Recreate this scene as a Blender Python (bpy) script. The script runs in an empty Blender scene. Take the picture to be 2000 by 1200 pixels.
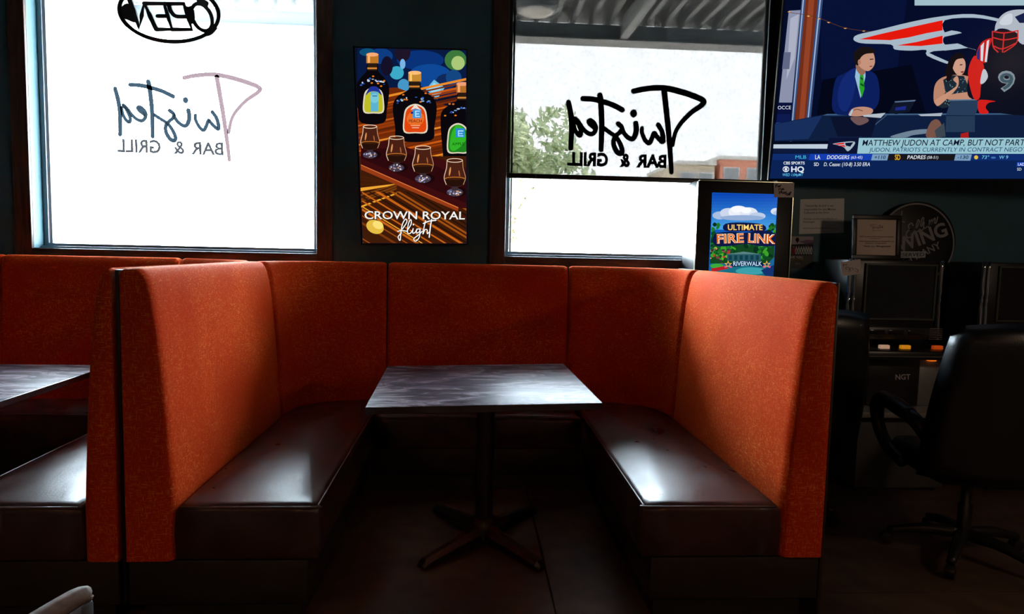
import bpy, bmesh, math, random
from mathutils import Vector, Matrix
random.seed(7)
S = bpy.context.scene
COL = S.collection
# ------------------------------------------------------------------ camera
F = 1333.0; CAMH = 1.38
YAW, PITCH, ROLL = math.radians(3.6), math.radians(4.72), math.radians(1.25)
fw = Vector((math.sin(YAW)*math.cos(PITCH), math.cos(YAW)*math.cos(PITCH), -math.sin(PITCH)))
_r0 = fw.cross(Vector((0, 0, 1))).normalized(); _u0 = _r0.cross(fw)
cr = _r0*math.cos(ROLL) + _u0*math.sin(ROLL)
cu = -_r0*math.sin(ROLL) + _u0*math.cos(ROLL)
CP = Vector((0, 0, CAMH))
cam_d = bpy.data.cameras.new('camera'); cam = bpy.data.objects.new('camera', cam_d); COL.objects.link(cam)
M3 = Matrix((cr, cu, -fw)).transposed()
cam.matrix_world = Matrix.Translation(CP) @ M3.to_4x4()
cam_d.sensor_width = 36.0; cam_d.lens = F/2000*36.0; cam_d.clip_end = 400; cam_d.clip_start = 0.05
S.camera = cam
# ------------------------------------------------------------------ world, sun, exposure
SKY = 60.0
w = bpy.data.worlds.new('world'); S.world = w; w.use_nodes = True
wb = w.node_tree.nodes['Background']; wb.inputs[0].default_value = (0.78, 0.90, 1.0, 1); wb.inputs[1].default_value = SKY
sd = bpy.data.lights.new('sun', 'SUN'); sd.energy = 75.0; sd.angle = math.radians(0.6); sd.color = (1.0, 0.93, 0.82)
sun = bpy.data.objects.new('sun', sd); COL.objects.link(sun); sun.rotation_euler = (math.radians(-28), math.radians(20), 0)
S.view_settings.view_transform = 'Standard'; S.view_settings.look = 'None'
S.view_settings.exposure = 0.0; S.view_settings.gamma = 1.0; S.view_settings.use_curve_mapping = False
try:
    S.cycles.max_bounces = 10; S.cycles.diffuse_bounces = 6; S.cycles.glossy_bounces = 4
    S.cycles.transparent_max_bounces = 12; S.cycles.sample_clamp_indirect = 6.0; S.cycles.use_denoising = True
except Exception: pass
# ------------------------------------------------------------------ pixel helpers (2000x1200 photo -> points on real planes)
def ray(x, y): return fw + cr*((x-1000)/F) + cu*((600-y)/F)
def ony(x, y, Y):
    d = ray(x, y); return CP + d*(Y/d.y)
def onz(x, y, z):
    d = ray(x, y); return CP + d*((z-CAMH)/d.z)
# ------------------------------------------------------------------ materials
def lin(c):
    c = c/255.0
    return c/12.92 if c <= 0.04045 else ((c+0.055)/1.055)**2.4
def rgb(r, g, b): return (lin(r), lin(g), lin(b), 1.0)
_M = {}
def mat(name, col, rough=0.5, metal=0.0, spec=0.5, emit=None, es=1.0, noise=0.0, nscale=20.0, bump=0.0, bscale=80.0, coat=0.0):
    if name in _M: return _M[name]
    m = bpy.data.materials.new(name); m.use_nodes = True; nt = m.node_tree; b = nt.nodes['Principled BSDF']
    b.inputs['Base Color'].default_value = col if len(col) == 4 else (*col, 1)
    b.inputs['Roughness'].default_value = rough; b.inputs['Metallic'].default_value = metal
    b.inputs['Specular IOR Level'].default_value = spec
    if coat: b.inputs['Coat Weight'].default_value = coat; b.inputs['Coat Roughness'].default_value = 0.15
    if emit: b.inputs['Emission Color'].default_value = emit; b.inputs['Emission Strength'].default_value = es
    if noise or bump:
        tc = nt.nodes.new('ShaderNodeTexCoord')
        if noise:
            n = nt.nodes.new('ShaderNodeTexNoise'); n.inputs['Scale'].default_value = nscale; n.inputs['Detail'].default_value = 6
            nt.links.new(tc.outputs['Object'], n.inputs['Vector'])
            mx = nt.nodes.new('ShaderNodeMix'); mx.data_type = 'RGBA'
            c = b.inputs['Base Color'].default_value
            mx.inputs['A'].default_value = [max(0, v*(1-noise)) for v in c[:3]]+[1]
            mx.inputs['B'].default_value = [min(1, v*(1+noise)) for v in c[:3]]+[1]
            nt.links.new(n.outputs['Fac'], mx.inputs['Factor']); nt.links.new(mx.outputs['Result'], b.inputs['Base Color'])
        if bump:
            n2 = nt.nodes.new('ShaderNodeTexNoise'); n2.inputs['Scale'].default_value = bscale; n2.inputs['Detail'].default_value = 4
            nt.links.new(tc.outputs['Object'], n2.inputs['Vector'])
            bp = nt.nodes.new('ShaderNodeBump'); bp.inputs['Strength'].default_value = bump; bp.inputs['Distance'].default_value = 0.002
            nt.links.new(n2.outputs['Fac'], bp.inputs['Height']); nt.links.new(bp.outputs['Normal'], b.inputs['Normal'])
    _M[name] = m; return m
def emit(col, s=1.0):
    k = 'light_%d_%d_%d_%.2f' % (*[int(c*9999) for c in col[:3]], s)
    if k in _M: return _M[k]
    m = bpy.data.materials.new(k); m.use_nodes = True; nt = m.node_tree; nt.nodes.clear()
    e = nt.nodes.new('ShaderNodeEmission'); e.inputs[0].default_value = col; e.inputs[1].default_value = s
    g = nt.nodes.new('ShaderNodeBsdfGlossy'); g.inputs['Roughness'].default_value = 0.2; g.inputs['Color'].default_value = (0.001, 0.001, 0.001, 1)
    a = nt.nodes.new('ShaderNodeAddShader'); o = nt.nodes.new('ShaderNodeOutputMaterial')
    nt.links.new(e.outputs[0], a.inputs[0]); nt.links.new(g.outputs[0], a.inputs[1]); nt.links.new(a.outputs[0], o.inputs[0])
    _M[k] = m; return m
def flat(col):
    return mat('print_%d_%d_%d' % tuple(int(c*9999) for c in col[:3]), col, 0.7, spec=0.2)
def see_through(name, tint, gloss=0.04, rough=0.02):
    if name in _M: return _M[name]
    m = bpy.data.materials.new(name); m.use_nodes = True; nt = m.node_tree; nt.nodes.clear()
    t = nt.nodes.new('ShaderNodeBsdfTransparent'); t.inputs[0].default_value = (*tint, 1)
    g = nt.nodes.new('ShaderNodeBsdfGlossy'); g.inputs['Roughness'].default_value = rough
    x = nt.nodes.new('ShaderNodeMixShader'); x.inputs[0].default_value = gloss
    o = nt.nodes.new('ShaderNodeOutputMaterial')
    nt.links.new(t.outputs[0], x.inputs[1]); nt.links.new(g.outputs[0], x.inputs[2]); nt.links.new(x.outputs[0], o.inputs[0])
    _M[name] = m; return m
class NT:
    def __init__(s, name):
        s.m = bpy.data.materials.new(name); s.m.use_nodes = True; s.t = s.m.node_tree; s.b = s.t.nodes['Principled BSDF']; _M[name] = s.m
    def n(s, ty, **kw):
        n = s.t.nodes.new(ty)
        for k, v in kw.items():
            if k in n.inputs: n.inputs[k].default_value = v
            else: setattr(n, k, v)
        return n
    def l(s, a, b): s.t.links.new(a, b)
    def ramp(s, src, stops):
        r = s.n('ShaderNodeValToRGB'); e = r.color_ramp.elements
        while len(e) < len(stops): e.new(0.5)
        for k, (p, c) in enumerate(stops): e[k].position = p; e[k].color = c if len(c) == 4 else (*c, 1)
        s.l(src, r.inputs[0]); return r
def fabric_mat():
    N = NT('orange_woven_fabric'); tc = N.n('ShaderNodeTexCoord')
    def streak(scale, vec, det=3):
        mp = N.n('ShaderNodeMapping'); mp.inputs['Scale'].default_value = vec; N.l(tc.outputs['Object'], mp.inputs['Vector'])
        k = N.n('ShaderNodeTexNoise', Scale=scale, Detail=det); N.l(mp.outputs[0], k.inputs['Vector']); return k
    v1 = streak(60, (5.0, 5.0, 0.8)); v2 = streak(60, (0.8, 0.8, 5.0)); big = streak(2.2, (1, 1, 1), 5)
    mul = N.n('ShaderNodeMath', operation='MAXIMUM'); N.l(v1.outputs['Fac'], mul.inputs[0]); N.l(v2.outputs['Fac'], mul.inputs[1])
    thr = N.ramp(mul.outputs[0], [(0.56, (0, 0, 0)), (0.74, (1, 1, 1))])
    wear = N.ramp(big.outputs['Fac'], [(0.36, (0.25, 0.25, 0.25)), (0.64, (1, 1, 1))])
    f = N.n('ShaderNodeMath', operation='MULTIPLY'); N.l(thr.outputs[0], f.inputs[0]); N.l(wear.outputs[0], f.inputs[1])
    base = N.ramp(big.outputs['Fac'], [(0.3, (0.54, 0.027, 0.003)), (0.7, (0.66, 0.044, 0.005))])
    mx = N.n('ShaderNodeMix', data_type='RGBA'); N.l(f.outputs[0], mx.inputs['Factor']); N.l(base.outputs[0], mx.inputs['A']); mx.inputs['B'].default_value = (0.93, 0.325, 0.070, 1)
    N.l(mx.outputs['Result'], N.b.inputs['Base Color'])
    N.b.inputs['Roughness'].default_value = 0.8; N.b.inputs['Specular IOR Level'].default_value = 0.03
    N.b.inputs['Sheen Weight'].default_value = 0.25; N.b.inputs['Sheen Roughness'].default_value = 0.45; N.b.inputs['Sheen Tint'].default_value = (1, 0.38, 0.10, 1)
    bp = N.n('ShaderNodeBump', Strength=0.35, Distance=0.0015); N.l(mul.outputs[0], bp.inputs['Height']); N.l(bp.outputs[0], N.b.inputs['Normal'])
    return N.m
def leather_mat():
    N = NT('dark_brown_leather'); tc = N.n('ShaderNodeTexCoord')
    a = N.n('ShaderNodeTexNoise', Scale=7.0, Detail=6); N.l(tc.outputs['Object'], a.inputs['Vector'])
    c = N.ramp(a.outputs['Fac'], [(0.3, (0.030, 0.011, 0.009)), (0.7, (0.060, 0.022, 0.018))]); N.l(c.outputs[0], N.b.inputs['Base Color'])
    r = N.ramp(a.outputs['Fac'], [(0.3, (0.27, 0.27, 0.27)), (0.75, (0.42, 0.42, 0.42))]); N.l(r.outputs[0], N.b.inputs['Roughness'])
    mp = N.n('ShaderNodeMapping'); mp.inputs['Scale'].default_value = (3, 1, 1); mp.inputs['Rotation'].default_value = (0, 0, 0.7); N.l(tc.outputs['Object'], mp.inputs['Vector'])
    k = N.n('ShaderNodeTexNoise', Scale=28.0, Detail=8, Roughness=0.7); N.l(mp.outputs[0], k.inputs['Vector'])
    v = N.n('ShaderNodeTexVoronoi', Scale=150.0); N.l(tc.outputs['Object'], v.inputs['Vector'])
    ad = N.n('ShaderNodeMath', operation='MULTIPLY_ADD'); N.l(v.outputs['Distance'], ad.inputs[0]); ad.inputs[1].default_value = 0.18; N.l(k.outputs['Fac'], ad.inputs[2])
    bp = N.n('ShaderNodeBump', Strength=0.22, Distance=0.002); N.l(ad.outputs[0], bp.inputs['Height']); N.l(bp.outputs[0], N.b.inputs['Normal'])
    N.b.inputs['Specular IOR Level'].default_value = 0.55
    return N.m
def laminate_mat():
    N = NT('marbled_laminate'); tc = N.n('ShaderNodeTexCoord')
    mp = N.n('ShaderNodeMapping'); mp.inputs['Scale'].default_value = (1.0, 2.6, 1.0); mp.inputs['Rotation'].default_value = (0, 0, 0.22); N.l(tc.outputs['Object'], mp.inputs['Vector'])
    a = N.n('ShaderNodeTexNoise', Scale=3.2, Detail=9, Roughness=0.62, Distortion=1.6); N.l(mp.outputs[0], a.inputs['Vector'])
    c = N.ramp(a.outputs['Fac'], [(0.27, (0.010, 0.006, 0.009)), (0.40, (0.040, 0.027, 0.040)), (0.50, (0.12, 0.09, 0.12)), (0.57, (0.38, 0.33, 0.38)), (0.64, (0.08, 0.06, 0.085)), (0.8, (0.03, 0.02, 0.03))])
    N.l(c.outputs[0], N.b.inputs['Base Color']); N.b.inputs['Roughness'].default_value = 0.44; N.b.inputs['Specular IOR Level'].default_value = 0.13
    k = N.n('ShaderNodeTexNoise', Scale=160.0, Detail=3); N.l(tc.outputs['Object'], k.inputs['Vector'])
    bp = N.n('ShaderNodeBump', Strength=0.12, Distance=0.001); N.l(k.outputs['Fac'], bp.inputs['Height']); N.l(bp.outputs[0], N.b.inputs['Normal'])
    return N.m
def wood_mat(name, c0, c1, axis=2, rough=0.5):
    N = NT(name); tc = N.n('ShaderNodeTexCoord'); sc = [14.0]*3; sc[axis] = 1.0
    mp = N.n('ShaderNodeMapping'); mp.inputs['Scale'].default_value = sc; N.l(tc.outputs['Object'], mp.inputs['Vector'])
    a = N.n('ShaderNodeTexNoise', Scale=3.0, Detail=7, Roughness=0.6, Distortion=0.6); N.l(mp.outputs[0], a.inputs['Vector'])
    c = N.ramp(a.outputs['Fac'], [(0.35, c0), (0.65, c1)]); N.l(c.outputs[0], N.b.inputs['Base Color']); N.b.inputs['Roughness'].default_value = rough
    return N.m
def concrete_mat():
    N = NT('stained_concrete'); tc = N.n('ShaderNodeTexCoord')
    a = N.n('ShaderNodeTexNoise', Scale=2.2, Detail=8, Roughness=0.6); N.l(tc.outputs['Object'], a.inputs['Vector'])
    c = N.ramp(a.outputs['Fac'], [(0.3, (0.036, 0.021, 0.014)), (0.55, (0.085, 0.052, 0.035)), (0.75, (0.15, 0.10, 0.072))]); N.l(c.outputs[0], N.b.inputs['Base Color'])
    k = N.n('ShaderNodeTexNoise', Scale=9.0, Detail=6); N.l(tc.outputs['Object'], k.inputs['Vector'])
    r = N.ramp(k.outputs['Fac'], [(0.3, (0.30, 0.30, 0.30)), (0.7, (0.5, 0.5, 0.5))]); N.l(r.outputs[0], N.b.inputs['Roughness'])
    bp = N.n('ShaderNodeBump', Strength=0.15, Distance=0.004); N.l(k.outputs['Fac'], bp.inputs['Height']); N.l(bp.outputs[0], N.b.inputs['Normal'])
    return N.m
FAB = fabric_mat(); LEA = leather_mat(); LAM = laminate_mat(); CON = concrete_mat()
WALNUT = wood_mat('walnut_trim', (0.030, 0.014, 0.008), (0.085, 0.042, 0.024))
WALNUTH = wood_mat('walnut_trim_flat', (0.030, 0.014, 0.008), (0.085, 0.042, 0.024), axis=0)
OAK = wood_mat('weathered_wood', (0.11, 0.068, 0.045), (0.20, 0.13, 0.09), axis=1, rough=0.65); OAK.node_tree.nodes['Principled BSDF'].inputs['Specular IOR Level'].default_value = 0.15
TEAL = mat('teal_wall_paint', (0.028, 0.105, 0.138, 1), 0.55, noise=0.12, nscale=3, bump=0.25, bscale=120)
BLACK = mat('black_plastic', (0.010, 0.010, 0.011, 1), 0.42)
BLACKG = mat('black_gloss', (0.006, 0.006, 0.007, 1), 0.16)
IRON = mat('black_cast_iron', (0.012, 0.012, 0.014, 1), 0.38, metal=0.2, bump=0.25, bscale=200)
ALU = mat('grey_aluminium', (0.36, 0.40, 0.45, 1), 0.4, metal=0.55)
DALU = mat('dark_window_metal', (0.05, 0.055, 0.06, 1), 0.4, metal=0.4)
CHROME = mat('chrome', (0.75, 0.78, 0.82, 1), 0.12, metal=1.0)
PAPER = mat('white_paper', (0.82, 0.82, 0.80, 1), 0.85, spec=0.1, noise=0.05, nscale=8)
INK = mat('black_ink', (0.015, 0.015, 0.015, 1), 0.8, spec=0.1)
BROWNB = mat('dark_brown_board', (0.014, 0.008, 0.006, 1), 0.5, noise=0.3, nscale=14)
BLEATH = mat('black_leatherette', (0.006, 0.0065, 0.0075, 1), 0.36, bump=0.25, bscale=180)
PIPE = mat('brown_piping', (0.10, 0.060, 0.050, 1), 0.32)
# ------------------------------------------------------------------ object helpers
MW = {}
def link(o, parent=None, world=True):
    COL.objects.link(o)
    if parent is not None:
        o.parent = parent
        if world and parent.name in MW: o.matrix_parent_inverse = MW[parent.name].inverted()
    return o
def tag(o, label=None, cat=None, group=None, kind=None):
    if label: o['label'] = label
    if cat: o['category'] = cat
    if group: o['group'] = group
    if kind: o['kind'] = kind
    return o
def empty(name, loc=(0, 0, 0), mw=None, **kw):
    o = bpy.data.objects.new(name, None); o.empty_display_size = 0.1
    m = mw if mw is not None else Matrix.Translation(Vector(loc))
    o.matrix_world = m; COL.objects.link(o); MW[o.name] = m.copy()
    return tag(o, **kw)
def mk(name, verts, faces, m, parent=None, smooth=False, world=True):
    me = bpy.data.meshes.new(name); me.from_pydata([tuple(v) for v in verts], [], faces); me.update()
    ms = m if isinstance(m, (list, tuple)) else [m]
    for q in ms: me.materials.append(q)
    if smooth:
        me.polygons.foreach_set('use_smooth', [True]*len(me.polygons))
    return link(bpy.data.objects.new(name, me), parent, world)
def frombm(name, bm, m, parent=None, smooth=False, world=True, angle=None):
    bmesh.ops.recalc_face_normals(bm, faces=bm.faces)
    me = bpy.data.meshes.new(name); bm.to_mesh(me); bm.free()
    me.materials.append(m)
    if smooth: me.polygons.foreach_set('use_smooth', [True]*len(me.polygons))
    if smooth and angle:
        me.set_sharp_from_angle(angle=angle)
    return link(bpy.data.objects.new(name, me), parent, world)
def bmbox(bm, x0, x1, y0, y1, z0, z1, bev=0.0, seg=2, mtx=None):
    r = bmesh.ops.create_cube(bm, size=1.0); vs = r['verts']
    for v in vs:
        v.co = Vector((x0+(v.co.x+.5)*(x1-x0), y0+(v.co.y+.5)*(y1-y0), z0+(v.co.z+.5)*(z1-z0)))
    if bev:
        es = list({e for v in vs for e in v.link_edges})
        rr = bmesh.ops.bevel(bm, geom=es, offset=bev, segments=seg, affect='EDGES', profile=0.5)
        vs = list({v for f in rr['faces'] for v in f.verts} | {v for v in vs if v.is_valid})
    if mtx is not None:
        bmesh.ops.transform(bm, matrix=mtx, verts=[v for v in vs if v.is_valid])
def box(name, x0, x1, y0, y1, z0, z1, m, parent=None, bev=0.0, seg=2, mtx=None, world=True):
    bm = bmesh.new(); bmbox(bm, x0, x1, y0, y1, z0, z1, bev, seg, mtx)
    return frombm(name, bm, m, parent, smooth=bev > 0, world=world, angle=math.radians(40))
def catmull(pts, n=8, closed=False):
    P = [Vector(p) for p in pts]; out = []
    if len(P) < 3 and not closed: return P
    N = len(P); rng = range(N if closed else N-1)
    for i in rng:
        p0 = P[(i-1) % N] if closed or i > 0 else P[0]*2-P[1]
        p1 = P[i]; p2 = P[(i+1) % N]
        p3 = P[(i+2) % N] if closed or i+2 < N else P[N-1]*2-P[N-2]
        for k in range(n):
            t = k/n
            out.append(0.5*((2*p1)+(p2-p0)*t+(2*p0-5*p1+4*p2-p3)*t*t+(3*p1-p0-3*p2+p3)*t*t*t))
    if not closed: out.append(P[-1])
    return out
def tube(name, pts, r, m, parent=None, seg=10, world=True, n=6, smoothpath=True, flat_y=1.0):
    P = catmull(pts, n) if smoothpath else [Vector(p) for p in pts]
    V = []; Fc = []; up = Vector((0, 0, 1))
    rs = r if isinstance(r, (list, tuple)) else None
    for i, p in enumerate(P):
        t = (P[min(i+1, len(P)-1)]-P[max(i-1, 0)]).normalized()
        a = t.cross(up)
        if a.length < 1e-3: a = t.cross(Vector((1, 0, 0)))
        a.normalize(); b = a.cross(t)
        if rs:
            q = i/(len(P)-1)*(len(rs)-1); k = min(int(q), len(rs)-2); rr = rs[k]+(rs[k+1]-rs[k])*(q-k)
        else: rr = r
        for k in range(seg):
            an = 2*math.pi*k/seg; V.append(p+a*math.cos(an)*rr+b*math.sin(an)*rr*flat_y)
    for i in range(len(P)-1):
        for k in range(seg):
            Fc.append((i*seg+k, i*seg+(k+1) % seg, (i+1)*seg+(k+1) % seg, (i+1)*seg+k))
    Fc.append(tuple(range(seg))[::-1]); Fc.append(tuple(range((len(P)-1)*seg, len(P)*seg)))
    return mk(name, V, Fc, m, parent, True, world)
def lathe(name, prof, m, parent=None, seg=28, at=(0, 0, 0), world=True):
    V = []; Fc = []; at = Vector(at)
    for r, z in prof:
        for k in range(seg):
            a = 2*math.pi*k/seg; V.append(at+Vector((r*math.cos(a), r*math.sin(a), z)))
    for i in range(len(prof)-1):
        for k in range(seg): Fc.append((i*seg+k, i*seg+(k+1) % seg, (i+1)*seg+(k+1) % seg, (i+1)*seg+k))
    Fc.append(tuple(range(seg))[::-1]); Fc.append(tuple(range((len(prof)-1)*seg, len(prof)*seg)))
    o = mk(name, V, Fc, m, parent, True, world); o.data.set_sharp_from_angle(angle=math.radians(40)); return o
def copy_tree(o, parent=None):
    c = o.copy(); COL.objects.link(c); c.parent = parent
    for ch in list(o.children): copy_tree(ch, c)
    return c
# ------------------------------------------------------------------ flat print on planes
_TXT = {}
def text_mesh(s, bold=0.0):
    k = (s, bold)
    if k in _TXT: return _TXT[k]
    cv = bpy.data.curves.new('txt', 'FONT'); cv.body = s; cv.size = 1.0; cv.offset = bold; cv.resolution_u = 3
    ob = bpy.data.objects.new('txt', cv); COL.objects.link(ob); bpy.context.view_layer.update()
    me = bpy.data.meshes.new_from_object(ob.evaluated_get(bpy.context.evaluated_depsgraph_get()))
    V = [v.co.xy.copy() for v in me.vertices]; P = [tuple(p.vertices) for p in me.polygons]
    bpy.data.objects.remove(ob); bpy.data.curves.remove(cv); bpy.data.meshes.remove(me)
    _TXT[k] = (V, P); return _TXT[k]
class Plane:
    def __init__(s, o, ex, ey):
        s.o = Vector(o); s.ex = Vector(ex).normalized(); ey = Vector(ey); s.ey = (ey - s.ex*ey.dot(s.ex)).normalized(); s.n = s.ex.cross(s.ey)
    def loc(s, x, y):
        d = ray(x, y); t = (s.o-CP).dot(s.n)/d.dot(s.n); p = CP+d*t-s.o
        return Vector((p.dot(s.ex), p.dot(s.ey)))
    def mw(s):
        m = Matrix((s.ex, s.ey, s.n)).transposed().to_4x4(); m.translation = s.o; return m
class Print:
    """flat shapes laid on a plane, in the plane's own coordinates"""
    def __init__(s, plane, conv, mk_mat, step=4e-5, base=0.0015):
        s.p = plane; s.c = conv; s.mm = mk_mat; s.step = step; s.w = base; s.V = []; s.F = []; s.I = []; s.mats = []; s.idx = {}
    def _m(s, col):
        m = col if isinstance(col, bpy.types.Material) else s.mm(col)
        if m.name not in s.idx: s.idx[m.name] = len(s.mats); s.mats.append(m)
        return s.idx[m.name]
    def L(s, pt): return s.p.loc(*s.c(*pt))
    def add(s, V2, Fc, col):
        s.w += s.step; b = len(s.V); i = s._m(col)
        s.V += [(v[0], v[1], s.w) for v in V2]
        for f in Fc: s.F.append(tuple(b+k for k in f)); s.I.append(i)
    def poly(s, pts, col): s.add([s.L(p) for p in pts], [tuple(range(len(pts)))], col)
    def curve(s, pts, col, n=5): s.add([s.L(p) for p in catmull([(*p, 0) for p in pts], n, True) for p in [(p[0], p[1])]], [tuple(range(len(pts)*n))], col)
    def rect(s, x0, y0, x1, y1, col): s.poly([(x0, y1), (x1, y1), (x1, y0), (x0, y0)], col)
    def ell(s, cx, cy, rx, ry, col, rot=0.0, n=24):
        pts = []
        for k in range(n):
            a = 2*math.pi*k/n; u = rx*math.cos(a); v = ry*math.sin(a)
            pts.append((cx+u*math.cos(rot)-v*math.sin(rot), cy+u*math.sin(rot)+v*math.cos(rot)))
        s.poly(pts, col)
    def stroke(s, pts, wd, col, n=6, closed=False, smooth=True):
        """wd in the same units as pts; a list tapers along the line"""
        P = catmull([(*p, 0) for p in pts], n, closed) if smooth else [Vector((*p, 0)) for p in pts]
        k0 = s.L(pts[0]); sc = (s.L((pts[0][0]+10, pts[0][1]))-k0).length/10
        Q = [s.L((p.x, p.y)) for p in P]; N = len(Q); V = []; Fc = []
        ws = wd if isinstance(wd, (list, tuple)) else [wd, wd]
        for i, p in enumerate(Q):
            a = Q[(i-1) % N] if closed else Q[max(i-1, 0)]; b = Q[(i+1) % N] if closed else Q[min(i+1, N-1)]
            t = (b-a); t = t.normalized() if t.length > 1e-9 else Vector((1, 0)); nn = Vector((-t.y, t.x))
            q = i/(N-1)*(len(ws)-1); k = min(int(q), len(ws)-2); r = (ws[k]+(ws[k+1]-ws[k])*(q-k))*sc/2
            V += [p+nn*r, p-nn*r]
        for i in range(N if closed else N-1):
            j = (i+1) % N; Fc.append((2*i, 2*i+1, 2*j+1, 2*j))
        if not closed:
            for e, sg in ((0, -1), (N-1, 1)):
                p = Q[e]; a = V[2*e]-p; base = len(V)
                for k in range(1, 6):
                    an = math.pi*k/6*(-sg)
                    V.append(p+Vector((a.x*math.cos(an)-a.y*math.sin(an), a.x*math.sin(an)+a.y*math.cos(an))))
                Fc.append((2*e, *range(base, base+5), 2*e+1))
        s.add(V, Fc, col)
    def text(s, t, a, b, h, col, shear=0.0, bold=0.0, up=None):
        """a, b: baseline ends; h: cap height; all in the caller's picture units"""
        V, Fc = text_mesh(t, bold)
        x0 = min(v.x for v in V); x1 = max(v.x for v in V); A = s.L(a); B = s.L(b); ex = (B-A)/(x1-x0)
        d = Vector((b[0]-a[0], b[1]-a[1])); d.normalize(); nx = up if up else ((d.y, -d.x) if d.x > 0 else (-d.y, d.x))
        T = s.L((a[0]+nx[0]*h, a[1]+nx[1]*h)); ey = (T-A)/0.70
        s.add([A+ex*(v.x-x0)+(ey+ex*shear)*v.y for v in V], Fc, col)
    def trim(s, o, x1, y1):
        bm = bmesh.new(); bm.from_mesh(o.data)
        for co, no in (((0.003, 0, 0), (-1, 0, 0)), ((x1-.003, 0, 0), (1, 0, 0)), ((0, 0.003, 0), (0, -1, 0)), ((0, y1-.003, 0), (0, 1, 0))):
            bmesh.ops.bisect_plane(bm, geom=bm.verts[:]+bm.edges[:]+bm.faces[:], plane_co=co, plane_no=no, clear_outer=True)
        bm.to_mesh(o.data); bm.free(); return o
    def build(s, name, parent, world=False):
        o = mk(name, s.V, s.F, s.mats, None, False); o.data.polygons.foreach_set('material_index', s.I)
        me = o.data; bm = bmesh.new(); bm.from_mesh(me)
        for f in bm.faces:
            if f.normal.z < 0: f.normal_flip()
        bm.to_mesh(me); bm.free()
        o.parent = parent; return o
# ================================================================== STRUCTURE
WY = 4.40                      # inner face of the window wall
W1 = (-2.685, -0.965, 1.335, 3.10); W2 = (0.222, 1.985, 1.345, 3.10)
XL, XR, YF, ZC = -5.2, 5.4, -4.2, 3.55
def multi(name, boxes, m, parent=None, **kw):
    bm = bmesh.new()
    for b in boxes: bmbox(bm, *b)
    return tag(frombm(name, bm, m, parent), **kw)
T2 = WY+0.20
multi('wall_back', [(XL, W1[0], WY, T2, 0, ZC), (W1[0], W1[1], WY, T2, 0, W1[2]), (W1[0], W1[1], WY, T2, W1[3], ZC), (W1[1], W2[0], WY, T2, 0, ZC),
                    (W2[0], W2[1], WY, T2, 0, W2[2]), (W2[0], W2[1], WY, T2, W2[3], ZC), (W2[1], XR, WY, T2, 0, ZC)], TEAL, kind='structure')
DARKW = mat('dark_room_paint', (0.16, 0.125, 0.105, 1), 0.7, noise=0.15, nscale=2)
multi('wall_left', [(XL-.15, XL, YF, WY, 0, ZC)], DARKW, kind='structure')
multi('wall_right', [(XR, XR+.15, YF, WY, 0, ZC)], DARKW, kind='structure')
multi('wall_front', [(XL, XR, YF-.15, YF, 0, ZC)], DARKW, kind='structure')
multi('ceiling', [(XL-.15, XR+.15, YF-.15, T2, ZC, ZC+.12)], mat('dark_ceiling', (0.035, 0.033, 0.032, 1), 0.8), kind='structure')
# floor: concrete slabs with saw-cut joints
fl = empty('floor', (0, 0, 0), kind='structure')
box('slab_bed', XL, XR, YF, WY, -0.10, -0.02, mat('joint_dirt', (0.008, 0.006, 0.005, 1), 0.9), fl)
for (x0, x1, y0, y1) in ((XL, 0.346, YF, WY), (0.354, 1.246, YF, WY), (1.254, XR, YF, 2.617), (1.254, XR, 2.625, WY)):
    box('slab', x0, x1, y0, y1, -0.02, 0.0, CON, fl)
# wood casings round the windows
def casing(name, W, w0=0.098, lab=None):
    e = empty(name, ((W[0]+W[1])/2, WY, W[2]), kind='structure'); d0, d1 = WY-0.022, WY
    box('casing_board', W[0]-w0, W[0], d0, d1, W[2]-.075, W[3]+w0, WALNUT, e, 0.003)
    box('casing_board', W[1], W[1]+w0, d0, d1, W[2]-.075, W[3]+w0, WALNUT, e, 0.003)
    box('casing_board', W[0], W[1], d0, d1, W[2]-.075, W[2]-.002, WALNUTH, e, 0.003)
    box('casing_board', W[0], W[1], d0, d1, W[3], W[3]+w0, WALNUTH, e, 0.003)
casing('trim_1', W1); casing('trim_2', W2)
GLASS = see_through('window_glass', (0.93, 0.96, 0.97), 0.05)
def window(name, W, frame):
    e = empty(name, ((W[0]+W[1])/2, WY+.12, W[2]), kind='structure'); a, b = WY+.10, WY+.17; g = WY+.14
    box('frame_rail', W[0], W[1], a, b, W[2], W[2]+.030, frame, e, 0.003)
    box('frame_rail', W[0]+.004, W[1]-.004, a-.035, a, W[2], W[2]+.012, ALU, e, 0.002)
    box('frame_rail', W[0], W[1], a, b, W[3]-.03, W[3], frame, e, 0.003)
    for x in (W[0], W[1]-.03): box('frame_stile', x, x+.03, a, b, W[2]+.03, W[3]-.03, frame, e, 0.003)
    for x in (W[0]+.034, W[1]-.046): box('glazing_bead', x, x+.012, a+.012, g-.004, W[2]+.03, W[3]-.03, mat('pale_bead', (0.55, 0.6, 0.68, 1), 0.4), e, 0.002)
    box('pane', W[0]+.028, W[1]-.028, g-.002, g+.002, W[2]+.028, W[3]-.028, GLASS, e)
    return e
window('window_1', W1, ALU); window('window_2', W2, ALU)
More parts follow.
